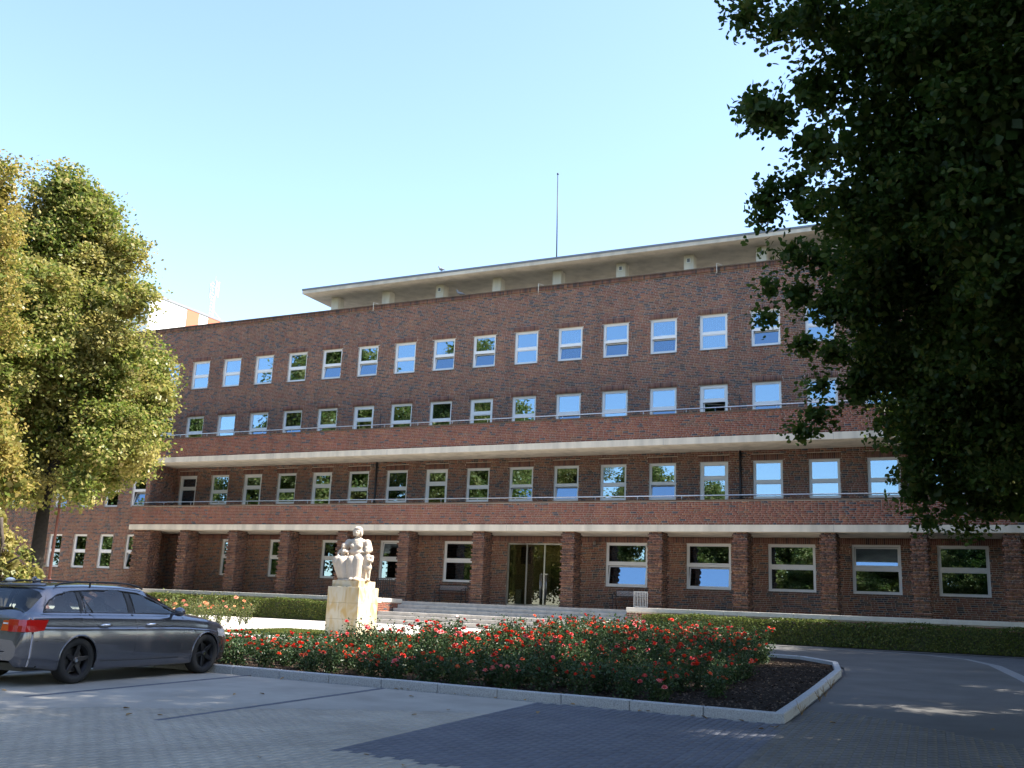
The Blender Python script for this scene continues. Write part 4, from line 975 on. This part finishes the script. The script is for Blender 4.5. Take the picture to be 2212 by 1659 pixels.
MB().tube([(0.25, -.25, 5.4), (.25, -.25, 6.1)], .02, 5).build('rod', 'antenna', MS)

# ------------------------------------------------------------------ birds on the roof
def bird(p, rz, label):
    me = blob_mesh('gull', [E_((0, 0, .17), (.17, .075, .075), (0, -.25, 0)), C_((.12, 0, .22), (.17, 0, .32), .045, .04), E_((.19, 0, .345), (.055, .042, .042)), C_((.23, 0, .34), (.285, 0, .33), .014, .006), C_((-.12, 0, .14), (-.30, 0, .07), .045, .015), C_((0, .03, .1), (0, .03, 0), .01, .01), C_((0, -.03, .1), (0, -.03, 0), .01, .01)], .012, 'bird_grey', 2)
    o = link('gull', me, None, p, rz); tag(o, label, 'bird')
bird((-25.4, Y0 + .1, 18.07), PI - .3, 'small gull perched on the edge of the flat canopy roof')
bird((-24.2, Y0 + .08, ZTOP + .24), PI, 'small gull perched on the brick parapet below the canopy')

# ------------------------------------------------------------------ the parked estate car (x forward, y left, z up, origin under the rear axle)
HEAD = math.radians(92.6)
ctc = Vector((-12.22, 10.74, tz(10.74))); Rv = Vector((math.sin(HEAD), -math.cos(HEAD), 0))
CAR = thing('parked_car', 'dark grey estate car with black alloy wheels parked at the rose bed kerb', 'car', tuple(ctc - Rv * .84), HEAD); CAR.rotation_euler = (0, -.0165, HEAD)
cx = [-1.00, -.985, -.95, -.90, -.80, -.66, -.52, -.40, -.20, .3, 1.0, 1.45, 1.9, 2.28, 2.45, 2.8, 3.15, 3.35, 3.47, 3.53, 3.55]
ctop = [.63, .80, .925, .995, 1.085, 1.225, 1.345, 1.392, 1.412, 1.428, 1.420, 1.385, 1.225, 1.035, .985, .935, .865, .79, .70, .60, .52]
cW = [.76, .80, .835, .855, .872, .885, .892, .896, .900, .905, .905, .905, .903, .900, .900, .895, .865, .80, .72, .62, .52]
cbelt = [.62, .775, .89, .95, .965, .970, .970, .970, .968, .962, .952, .945, .938, .925, .910, .880, .820, .755, .675, .58, .50]
czb = [.36, .30, .27, .26, .25, .24, .22, .20, .19, .18, .18, .18, .18, .18, .18, .19, .20, .21, .23, .27, .33]
XF = np.arange(-1.0, 3.5501, .005)
XS = np.concatenate([np.arange(-1.0, -.84, .01), np.arange(-.84, 3.35, .025), np.arange(3.36, 3.5501, .015)])
def dense(v, sg=5.0):
    y = np.interp(XF, cx, v); k = np.exp(-.5 * (np.arange(-25, 26) / sg) ** 2); k /= k.sum()
    yp = np.concatenate([2 * y[0] - y[25:0:-1], y, 2 * y[-1] - y[-2:-27:-1]]); return np.interp(XS, XF, np.convolve(yp, k, 'valid'))
tT, tW, tB, tZ = dense(ctop), dense(cW, 8.0), dense(cbelt), dense(czb)
def section(i):
    W_, zt, zbt, zb = tW[i], tT[i], tB[i], tZ[i]; k = min(1, max(0, (zt - zbt) / .36)); k = k * k * (3 - 2 * k)
    hgt = max(.05, zbt - zb)
    P = [(W_ - .10, zb - .01), (W_ - .045, zb + .015), (W_ - .022, zb + .12 * hgt / .77), (W_ - .010, zb + .14 * hgt / .77 + .01), (W_ - .004, zb + .30 * hgt / .77), (W_, zb + .42 * hgt / .77), (W_ - .008, zb + .565 * hgt / .77), (W_ - .024, zb + .60 * hgt / .77), (W_ - .040, zbt - .05), (W_ - .075, zbt - .008)]
    # shoulder into greenhouse or bonnet
    yr = (W_ - .20) * (1 - k) + .600 * k; zr = zbt + (zt - zbt) * (.55 * (1 - k)) + (zt - zbt - .085) * k
    P += [((W_ - .115) , zbt + .012 * k + (zt - zbt) * .16 * (1 - k)), ((W_ - .115) * .5 + yr * .5 + .018 * k, zbt * .5 + zr * .5), (yr, zr), (yr * .90, zr + (zt - zr) * .52), (yr * .66, zr + (zt - zr) * .84), (yr * .33, zr + (zt - zr) * .965), (0, zt)]
    return P
NP_ = 17; SUB = 4
def crspline(P, sub):
    P = np.array(P); out = []
    for i in range(len(P) - 1):
        p0 = P[max(i - 1, 0)]; p1, p2 = P[i], P[i + 1]; p3 = P[min(i + 2, len(P) - 1)]
        for t in np.arange(sub) / sub: out.append(.5 * ((2 * p1) + (p2 - p0) * t + (2 * p0 - 5 * p1 + 4 * p2 - p3) * t * t + (3 * p1 - p0 - 3 * p2 + p3) * t ** 3))
    out.append(P[-1]); return np.array(out)
SEC = np.stack([crspline(section(i), SUB) for i in range(len(XS))])        # stations, points, (y,z)
NS = SEC.shape[1]
def side_y(x, z):
    i = int(np.argmin(np.abs(XS - x))); s = SEC[i]; j = np.argmin(np.abs(s[:NS - 12, 1] - z) + (s[:NS - 12, 0] < .3) * 9); return s[j, 0]
WHEELS = [(0.0, .325), (2.76, .325)]; ARCH = .352
DLO = [(-.60, 1.005), (-.56, 1.07), (-.46, 1.165), (-.30, 1.245), (-.05, 1.295), (.4, 1.320), (.9, 1.320), (1.28, 1.290), (1.62, 1.185), (1.95, 1.05), (2.10, .975), (1.5, .978), (.5, .990), (-.3, .998)]
def classify(x, y, z, j):
    top = j > NS - 1 - SUB * 5
    for (wx, wz) in WHEELS:
        if (x - wx) ** 2 + (z - wz) ** 2 < ARCH ** 2 and y > .55: return None
    if -.86 < x < -.53 and j > NS - 1 - SUB * 4.4: return 'rear'
    if 1.52 < x < 2.30 and j > NS - 1 - SUB * 4.4: return 'wind'
    if inside(DLO, x, z) and y > .5 and j > SUB * 9:
        if .03 < x < .12: return 'black'
        if .99 < x < 1.11: return 'black'
        return 'g1' if x <= .03 else ('g2' if x <= .99 else 'g3')
    if x > 3.05 and .60 < z < .73 and y > .45: return 'head'
    if z < .27 and x < -.7: return 'black'
    return 'body'
groups = {}
for i in range(len(XS) - 1):
    for j in range(NS - 1):
        c = SEC[i:i + 2, j:j + 2].reshape(-1, 2).mean(0); x = (XS[i] + XS[i + 1]) / 2
        k = classify(x, c[0], c[1], j)
        if k:
            for s in (1, -1): groups.setdefault((k, s if k not in ('body', 'black', 'rear', 'wind') else 0), []).append((i, j, s))
def patch(name, fl, m_, off=0.0, parent=CAR):
    idx = {}; V, F = [], []
    for (i, j, s) in fl:
        f = []
        for (a, b) in ((i, j), (i + 1, j), (i + 1, j + 1), (i, j + 1)):
            key = (a, b, s if b < NS - 1 else 0)
            if key not in idx: idx[key] = len(V); V.append((XS[a], s * SEC[a, b, 0], SEC[a, b, 1]))
            f.append(idx[key])
        F.append(f if s < 0 else f[::-1])
    me = bpy.data.meshes.new(name); me.from_pydata(V, [], F); me.materials.append(M[m_]); me.polygons.foreach_set('use_smooth', [True] * len(F)); me.update()
    return link(name, me, parent)
bodyf = groups.pop(('body', 0)); BODY = patch('body', bodyf, 'car_paint')
# end caps
for i, nm in ((0, 'rear_cap'), (len(XS) - 1, 'front_cap')):
    ring = [(XS[i], y, z) for y, z in SEC[i]] + [(XS[i], -y, z) for y, z in SEC[i][-2::-1]]
    MB().add(ring, [tuple(range(len(ring))) if i else tuple(range(len(ring) - 1, -1, -1))]).build(nm, 'car_paint', CAR)
NAMES = {'black': ('pillar_trim', 'black_plastic'), 'rear': ('rear_window', 'car_glass'), 'wind': ('windscreen', 'car_glass'), 'g1': ('side_window', 'car_glass'), 'g2': ('side_window', 'car_glass'), 'g3': ('side_window', 'car_glass'), 'tail': ('tail_light', 'tail_red'), 'head': ('headlight', 'clear_lamp')}
for key in list(groups): patch(NAMES[key[0]][0], groups[key], NAMES[key[0]][1])
for s in (-1, 1):
    plan = [(-.66, .884), (-.74, .884), (-.82, .880), (-.89, .868), (-.945, .846), (-.978, .808), (-.994, .745), (-1.001, .66), (-1.004, .575), (-.93, .575), (-.88, .70), (-.72, .80)]
    vs = [(x, s * y, .738 + (.02 if x > -.8 else 0)) for x, y in plan] + [(x + (.012 if x < -.9 else .03 if x > -.7 else 0), s * (y - .010), .82) for x, y in plan] + [(x + (.030 if x < -.9 else .08 if x > -.7 else .01), s * (y - .028), .900) for x, y in plan]; n_ = len(plan)
    fs = [(r * n_ + k, r * n_ + (k + 1) % n_, (r + 1) * n_ + (k + 1) % n_, (r + 1) * n_ + k) for r in range(2) for k in range(n_)] + [tuple(range(2 * n_, 3 * n_)), tuple(range(n_ - 1, -1, -1))]
    me = MB().add(vs, fs).mesh('tail_light', 'tail_red'); bm = bmesh.new(); bm.from_mesh(me); bmesh.ops.recalc_face_normals(bm, faces=bm.faces[:]); bm.to_mesh(me); bm.free(); link('tail_light', me, CAR)
    mb = MB(); a_, b_ = min(s * .44, s * .573), max(s * .44, s * .573)
    mb.add([(-1.006, a_, .745), (-1.006, b_, .745), (-.975, b_, .885), (-.975, a_, .885), (-.93, a_, .745), (-.93, b_, .745), (-.93, b_, .885), (-.93, a_, .885)], [(0, 1, 2, 3), (7, 6, 5, 4), (0, 4, 5, 1), (1, 5, 6, 2), (2, 6, 7, 3), (3, 7, 4, 0)]).build('tail_light_inner', 'tail_amber', CAR)
    MB().box(-1.000, -.985, min(s * .465, s * .545), max(s * .465, s * .545), .835, .855).build('reversing_lamp', 'clear_lamp', CAR)
# underbody and wheel wells
MB().box(-.80, 3.35, -.72, .72, .20, .30).build('underbody', 'black_plastic', CAR)
for (wx, wz) in WHEELS:
    for s in (-1, 1):
        mb = MB(); n = 18; vs = []
        for y in (.86, .56): vs += [(wx + ARCH * 1.005 * math.cos(a), s * y, wz + ARCH * 1.005 * math.sin(a)) for a in np.linspace(-.35, PI + .35, n)]
        mb.add(vs, [(k, k + 1, n + k + 1, n + k) for k in range(n - 1)] + [tuple(range(n, 2 * n))]); mb.build('wheel_well', 'black_plastic', CAR)
        pts = []
        for a in np.linspace(-.33, PI + .33, 26):
            px_, pz_ = wx + ARCH * math.cos(a), wz + ARCH * math.sin(a); pts.append((px_, s * (side_y(px_, pz_) - .004), pz_))
        MB().tube(pts, .014, 6).build('arch_lip', 'car_paint', CAR, True)
# window surrounds and seams
def on_side(pts, s, off=.0): return [(x, s * (side_y(x, z) + off), z) for x, z in pts]
def subdiv(poly, n, closed=True):
    out = []; m_ = len(poly)
    for i in range(m_ if closed else m_ - 1):
        a, b = poly[i], poly[(i + 1) % m_]
        for t in range(n): out.append((a[0] + (b[0] - a[0]) * t / n, a[1] + (b[1] - a[1]) * t / n))
    if not closed: out.append(poly[-1])
    return out
for s in (-1, 1):
    ring = subdiv(DLO, 5); ring.append(ring[0]); P = on_side(ring, s, -.002)
    MB().tube(P, .013, 6).build('window_trim', 'black_plastic', CAR, True)
    for xa in (.03, .12, .99, 1.11): MB().tube(on_side(subdiv([(xa + .03, .99), (xa, 1.31)], 6, False), s, 0), .009, 5).build('pillar_edge', 'black_plastic', CAR)
    MB().tube(on_side(subdiv([(.28, .99), (.18, 1.15), (.13, 1.30)], 4, False), s, -.01), .012, 5).build('door_divider', 'black_plastic', CAR)
    for ln in ([(1.06, .97), (1.12, .80), (1.10, .55), (1.06, .30)], [(.20, .975), (.30, .85), (.38, .70)], [(2.16, .93), (2.17, .75), (2.14, .50), (2.10, .30)], [(.42, .30), (1.1, .29), (2.1, .29)], [(-.93, .60), (-.45, .63), (-.30, .62)], [(-.15, .92), (.02, .92), (.03, .80), (-.14, .80), (-.15, .92)]):
        MB().tube(on_side(subdiv(ln, 6, False), s, -.0045), .0062, 4).build('panel_seam', 'black_plastic', CAR)
    for xh in (.47, 1.42):
        y = side_y(xh, .815); MB().tube([(xh - .11, s * (y + .002), .812), (xh - .06, s * (y + .030), .820), (xh + .05, s * (y + .030), .822), (xh + .11, s * (y + .002), .816)], [.012, .018, .018, .012], 8).build('door_handle', 'chrome', CAR, True)
    MB().box(2.30, 2.40, min(s * (side_y(2.35, .70) - .01), s * (side_y(2.35, .70) + .006)), max(s * (side_y(2.35, .70) - .01), s * (side_y(2.35, .70) + .006)), .685, .712).build('side_indicator', 'clear_lamp', CAR)
    me = blob_mesh('mirror', [E_((0, 0, 0), (.075, .115, .075)), E_((.03, .0, .0), (.06, .10, .06)), C_((0, -.08, -.02), (.03, -.17, -.05), .03, .025)], .014, 'car_paint', 3)
    o = link('door_mirror', me, CAR, (1.93, s * .955, 1.015)); o.scale = (1, s, 1)
    # roof rails with feet
    pr = [(-.30, 1.365), (-.20, 1.405), (.1, 1.432), (.7, 1.442), (1.15, 1.425), (1.36, 1.385), (1.44, 1.355)]
    MB().tube([(x, s * .585, z) for x, z in subdiv(pr, 4, False)], .013, 6).build('roof_rail', 'black_plastic', CAR, True)
    for xf in (.35, ): MB().box(xf - .012, xf + .012, s * .585 - .008, s * .585 + .008, 1.36, 1.435).build('rail_foot', 'black_plastic', CAR)
    MB().tube(on_side(subdiv([(-.55, .775), (.3, .785), (1.2, .79), (2.0, .792)], 6, False), s, -.004), .007, 5).build('body_crease', 'car_paint', CAR, True)
# rear details
PLT = MB().box(-1.008, -.99, -.26, .26, .70, .815).build('licence_plate', 'plate_white', CAR)
cu = bpy.data.curves.new('t', 'FONT'); cu.body = '6'; cu.size = .115; cu.align_x = 'CENTER'; cu.extrude = .001
to = bpy.data.objects.new('t', cu); COL.objects.link(to); dg = bpy.context.evaluated_depsgraph_get(); tm = bpy.data.meshes.new_from_object(to.evaluated_get(dg)); bpy.data.objects.remove(to)
tm.transform(Matrix(((0, 0, -1, -1.0095), (-1, 0, 0, -.215), (0, 1, 0, .717), (0, 0, 0, 1)))); tm.materials.clear(); tm.materials.append(M['plate_black'])
link('plate_character', tm, PLT)
MB().tube([(-.985, -.60, .47), (-1.005, -.30, .46), (-1.008, 0, .46), (-1.005, .30, .46), (-.985, .60, .47)], .014, 6).build('bumper_line', 'black_plastic', CAR)
MB().tube([(-.45, -.56, 1.378), (-.52, -.3, 1.37), (-.53, 0, 1.37), (-.52, .3, 1.37), (-.45, .56, 1.378)], .022, 8).build('roof_spoiler', 'car_paint', CAR, True)
MB().tube([(-.86, 0, 1.03), (-.87, -.22, 1.045), (-.84, -.42, 1.06)], .012, 6).build('rear_wiper', 'black_plastic', CAR)
o = link('shark_fin_antenna', blob_mesh('fin', [E_((0, 0, .03), (.09, .028, .03)), E_((-.04, 0, .055), (.05, .018, .035))], .008, 'car_paint', 2), CAR, (-.12, 0, 1.405))
link('roof_antenna', blob_mesh('dome', [E_((0, 0, .05), (.075, .06, .035)), C_((0, 0, 0), (0, 0, .05), .02, .02)], .008, 'white_frame', 2), CAR, (-.36, .26, 1.385))
# wheels
def wheel_parts():
    ty = MB(); prof = [(.225, -.10), (.30, -.105), (.318, -.085), (.323, -.04), (.323, .04), (.318, .085), (.30, .105), (.225, .10)]; n = 40
    vs = [(r * math.cos(2 * PI * k / n), y, r * math.sin(2 * PI * k / n)) for r, y in prof for k in range(n)]; m_ = len(prof)
    ty.add(vs, [(i * n + k, ((i + 1) % m_) * n + k, ((i + 1) % m_) * n + (k + 1) % n, i * n + (k + 1) % n) for i in range(m_) for k in range(n)])
    tyre = ty.mesh('tyre', 'tyre', True)
    rm = MB(); prof = [(.218, -.09), (.232, -.10), (.232, -.085), (.20, -.06), (.195, .09), (.23, .095)]
    vs = [(r * math.cos(2 * PI * k / n), y, r * math.sin(2 * PI * k / n)) for r, y in prof for k in range(n)]
    rm.add(vs, [(i * n + k, (i + 1) * n + k, (i + 1) * n + (k + 1) % n, i * n + (k + 1) % n) for i in range(len(prof) - 1) for k in range(n)])
    rim = rm.mesh('rim', 'rim', True)
    sp = MB(); L, w0, w1 = .222, .040, .026
    sp.add([(.03, -.062, -w0), (.03, -.062, w0), (L, -.088, w1), (L, -.088, -w1), (.03, -.02, -w0), (.03, -.02, w0), (L, -.05, w1), (L, -.05, -w1)], [(0, 1, 2, 3), (7, 6, 5, 4), (0, 4, 5, 1), (1, 5, 6, 2), (2, 6, 7, 3), (3, 7, 4, 0)])
    spoke = bevel(sp.mesh('spoke', 'rim'), .006)
    hub = MB(); hub.tube([(0, -.085, 0), (0, -.02, 0)], [.045, .062], 20); hubm = hub.mesh('hub', 'rim', True)
    cap = MB().tube([(0, -.088, 0), (0, -.0805, 0)], .026, 16).mesh('hub_cap', 'chrome')
    disc = MB().tube([(0, -.01, 0), (0, .02, 0)], .165, 28).mesh('brake_disc', 'dark_metal')
    return tyre, rim, spoke, hubm, cap, disc
ty_, ri_, sp_, hu_, ca_, di_ = wheel_parts()
for (wx, wz) in WHEELS:
    for s in (-1, 1):
        W_ = bpy.data.objects.new('wheel', None); COL.objects.link(W_); W_.parent = CAR; W_.location = (wx, s * .775, .3235); W_.rotation_euler = (0, random.uniform(0, 1), PI if s > 0 else 0); W_.empty_display_size = .1
        link('tyre', ty_, W_); link('rim', ri_, W_); link('hub', hu_, W_); link('hub_cap', ca_, W_); link('brake_disc', di_, W_)
        for k in range(5):
            q = link('spoke', sp_, W_); q.rotation_euler = (0, 2 * PI * k / 5 + .3, 0)
# seats and dash seen through the glass
for (x, y) in ((1.05, .36), (1.05, -.36), (.25, .40), (.25, -.40)):
    st = blob_mesh('seat', [E_((0, 0, .55), (.24, .22, .10)), E_((-.20, 0, .82), (.085, .22, .28), (0, -.2, 0)), E_((-.26, 0, 1.15), (.055, .13, .085), (0, -.1, 0))], .03, 'seat', 2)
    link('seat', st, CAR, (x, y, 0))
MB().box(1.75, 2.35, -.74, .74, .62, .93).build('dashboard', 'seat', CAR)
MB().box(-.78, .0, -.70, .70, .60, .80).build('luggage_floor', 'seat', CAR)

# ------------------------------------------------------------------ roses
def bloom_mesh(m_, seed, r=.05):
    rn = random.Random(seed); mb = MB()
    for ring, (n, tilt, rad, h) in enumerate(((5, 1.15, 1.0, .0), (5, .75, .85, .25), (4, .35, .6, .45), (3, .1, .35, .5))):
        for k in range(n):
            a = 2 * PI * (k + .5 * ring) / n + rn.uniform(-.2, .2); ca_, sa_ = math.cos(a), math.sin(a); w_ = rad * .62 * r; L = rad * r
            d = math.sin(tilt) * L; u = math.cos(tilt) * L + h * r
            bx = (ca_ * d * .15, sa_ * d * .15, h * r * .4); mid = (ca_ * d * .75, sa_ * d * .75, u * .75 + .1 * r); tip = (ca_ * d * 1.05, sa_ * d * 1.05, u)
            t = (-sa_ * w_, ca_ * w_, 0)
            mb.add([bx, (mid[0] + t[0], mid[1] + t[1], mid[2]), (tip[0] + t[0] * .5, tip[1] + t[1] * .5, tip[2]), (tip[0] - t[0] * .5, tip[1] - t[1] * .5, tip[2]), (mid[0] - t[0], mid[1] - t[1], mid[2])], [(0, 1, 2, 3, 4)])
    return mb.mesh('bloom', m_)
def rose_proto(h, spread, nl, nb, seed, mleaf):
    rng = np.random.default_rng(seed); rn = random.Random(seed); mb = MB(); tips = []; C = []
    ns = 9
    for k in range(ns):
        a = 2 * PI * k / ns + rn.uniform(-.3, .3); rr = spread * rn.uniform(.25, 1.0); hh = h * rn.uniform(.62, 1.0)
        p = [(0, 0, -.03), (math.cos(a) * rr * .35, math.sin(a) * rr * .35, hh * .45), (math.cos(a) * rr * .8, math.sin(a) * rr * .8, hh * .8), (math.cos(a) * rr, math.sin(a) * rr, hh)]
        mb.tube(p, [.008, .006, .004, .003], 4, False); tips.append(p[-1])
        for t in np.linspace(.12, .98, 10): 
            i = min(2, int(t * 3)); f = t * 3 - i; q = np.array(p[i]) * (1 - f) + np.array(p[i + 1]) * f; dens = 1.0 if t < .72 else .45
            for _ in range(int(nl / (ns * 10) * dens * 1.25) + 1): C.append(q + rng.normal(0, .055 + .03 * (1 - t), 3))
    C = np.array(C); C[:, 2] = np.abs(C[:, 2]) + .015
    V, F = leaf_cards(C, .044, np.repeat([[0, 0, .7]], len(C), 0), .9, rng=rng, shape=6)
    return mb.mesh('stems', 'twig'), npmesh('foliage', V, F, mleaf), tips
BLK = {'scarlet': [bloom_mesh('bloom', k, .042) for k in range(3)], 'pink': [bloom_mesh('bloom_pink', k, .046) for k in range(2)], 'coral': [bloom_mesh('bloom_coral', k, .042) for k in range(2)]}; BLO = [bloom_mesh('bloom_orange', 9)]; BLW = bloom_mesh('bloom_white', 4)
def rose_bush(proto, x, y, rz, sc, nb, blooms, label, group, rn, big=1.0):
    st, fo, tips = proto
    T = thing('rose_bush', label, 'rose bush', (x, y, tz(y) + .045), rz, group); T.scale = (sc, sc, sc)
    link('stems', st, T); f = link('foliage', fo, T); f['kind'] = 'stuff'
    for k in range(nb):
        tp_ = tips[rn.randrange(len(tips))]; j = .05 if k else .02
        q = link('bloom', rn.choice(blooms), T, (tp_[0] + rn.uniform(-j, j) * 1.5, tp_[1] + rn.uniform(-j, j) * 1.5, tp_[2] + rn.uniform(-.10, .03))); s = rn.uniform(.75, 1.25) * big / sc
        q.scale = (s, s, s); q.rotation_euler = (rn.uniform(-.6, .6), rn.uniform(-.6, .6), rn.uniform(0, 6))
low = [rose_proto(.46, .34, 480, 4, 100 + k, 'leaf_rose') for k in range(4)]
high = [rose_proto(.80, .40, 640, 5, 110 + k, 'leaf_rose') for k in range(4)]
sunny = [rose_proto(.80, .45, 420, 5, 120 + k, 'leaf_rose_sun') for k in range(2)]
rn = random.Random(77); BED = [(-17.0, 14.5), (-12.8, 14.4), (-3.45, 13.98), (-4.1, 17.3), (-4.7, 21.5), (-5.6, 26.2), (-8.8, 26.2), (-12.0, 23.3), (-14.2, 19.6), (-16.4, 17.0)]
nbush = 0; y = 14.3
while y < 26.6:
    x = -17.2 + rn.uniform(0, .3)
    while x < -3.0:
        px_, py_ = x + rn.uniform(-.16, .16), y + rn.uniform(-.16, .16)
        if inside(BED, px_, py_) and not (px_ > -4.6 and py_ < 15.2):
            t = min(1, max(0, (px_ + 12.6) / 5.0)) * (.25 + .75 * min(1, max(0, (-4.0 - px_) / 4.0))); rise = min(1, max(0, (py_ - 14.2) / 7.0))
            tall = rn.random() < t * (.12 + .88 * rise)
            pr = rn.choice(high if tall else low); sc = rn.uniform(.78, 1.15) * (1.0 + .10 * rise * t)
            nb = rn.choice((4, 5, 7, 9, 12)) if tall else rn.choice((1, 3, 4, 6, 8))
            colr = rn.choices(('scarlet', 'coral', 'pink'), (6, 2.4, 1.6))[0]
            place = 'beside the front granite kerb' if py_ < 15.3 else ('at the back of the bed facing the steps' if py_ > 21.5 else 'among the middle rows of the bed')
            lab = ('tall' if tall else 'low') + ' rose bush with %s blooms %s' % (colr, place)
            rose_bush(pr, px_, py_, rn.uniform(0, 6.28), sc, nb, BLK[colr], lab, lab.replace('rose bush', 'rose bushes'), rn, rn.uniform(.85, 1.2)); nbush += 1
        x += .62
    y += .60
o = thing('rose_bush', 'rose bush with a white bloom among the red roses', 'rose bush', (-11.0, 19.5, tz(19.5) + .045)); o.scale = (1.1,) * 3
st, fo, tips = high[1]; link('stems', st, o); f = link('foliage', fo, o); f['kind'] = 'stuff'
for k in (0, 3): q = link('bloom', BLW, o, tips[k]); q.scale = (1.3,) * 3
for k in range(13):
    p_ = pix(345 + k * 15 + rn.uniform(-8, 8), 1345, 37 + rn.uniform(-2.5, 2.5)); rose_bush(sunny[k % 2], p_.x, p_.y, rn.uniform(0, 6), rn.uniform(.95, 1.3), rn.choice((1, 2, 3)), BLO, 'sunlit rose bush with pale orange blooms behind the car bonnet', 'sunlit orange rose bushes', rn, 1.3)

# ------------------------------------------------------------------ litter: mulch on the soil, fallen leaves on the paving
rng = np.random.default_rng(5); n = 15000
x = rng.uniform(-14, -2.6, n); y = 13.5 + 12 * rng.random(n) ** 1.3; C = np.stack([x, y, tzv(y) + .05], 1)
k = np.array([inside(KERB, a, b) for a, b in zip(x, y)]); V, F = leaf_cards(C[k], .045, np.repeat([[0, 0, 2.0]], k.sum(), 0), .6, rng=rng, shape=4)
tag(link('bark_mulch', npmesh('bark_mulch', V, F, 'mulch')), 'scattered bark mulch on the rose bed soil', 'mulch', kind='stuff')
for k in range(46):
    x, y = random.uniform(-12, 1), random.uniform(6.5, 15)
    if k < 14: x = random.uniform(-11, -2.8); y = 13.34 + (x + 2.4) * -.045 - random.uniform(0, .2)
    if inside(KERB, x, y): continue
    V, F = leaf_cards(np.array([[0, 0, 0.0]]), .075, np.array([[0, 0, 3.0]]), .5, rng=rng, shape=6, fold=.3)
    o = link('fallen_leaf', npmesh('fallen_leaf', V, F, 'litter'), None, (x, y, tz(y) + .012)); tag(o, 'small brown fallen leaf lying on the paving', 'leaf', 'fallen leaves on the paving')
# dry grass tufts in the kerb joints
for (x, y) in ((-2.64, 14.6), (-2.74, 16.7), (-2.80, 17.6), (-2.95, 19.2)):
    m_ = MB()
    for k in range(16):
        a = random.uniform(0, 6.28); m_.tube([(0, 0, 0), (math.cos(a) * .03, math.sin(a) * .03, .07), (math.cos(a) * .08, math.sin(a) * .08, random.uniform(.10, .19))], [.003, .002, .001], 3, False)
    o = m_.build('grass_tuft', 'litter', None, loc=(x, y, tz(y))); tag(o, 'dry grass tuft growing at the foot of the granite kerb', 'grass', 'grass tufts at the kerb')
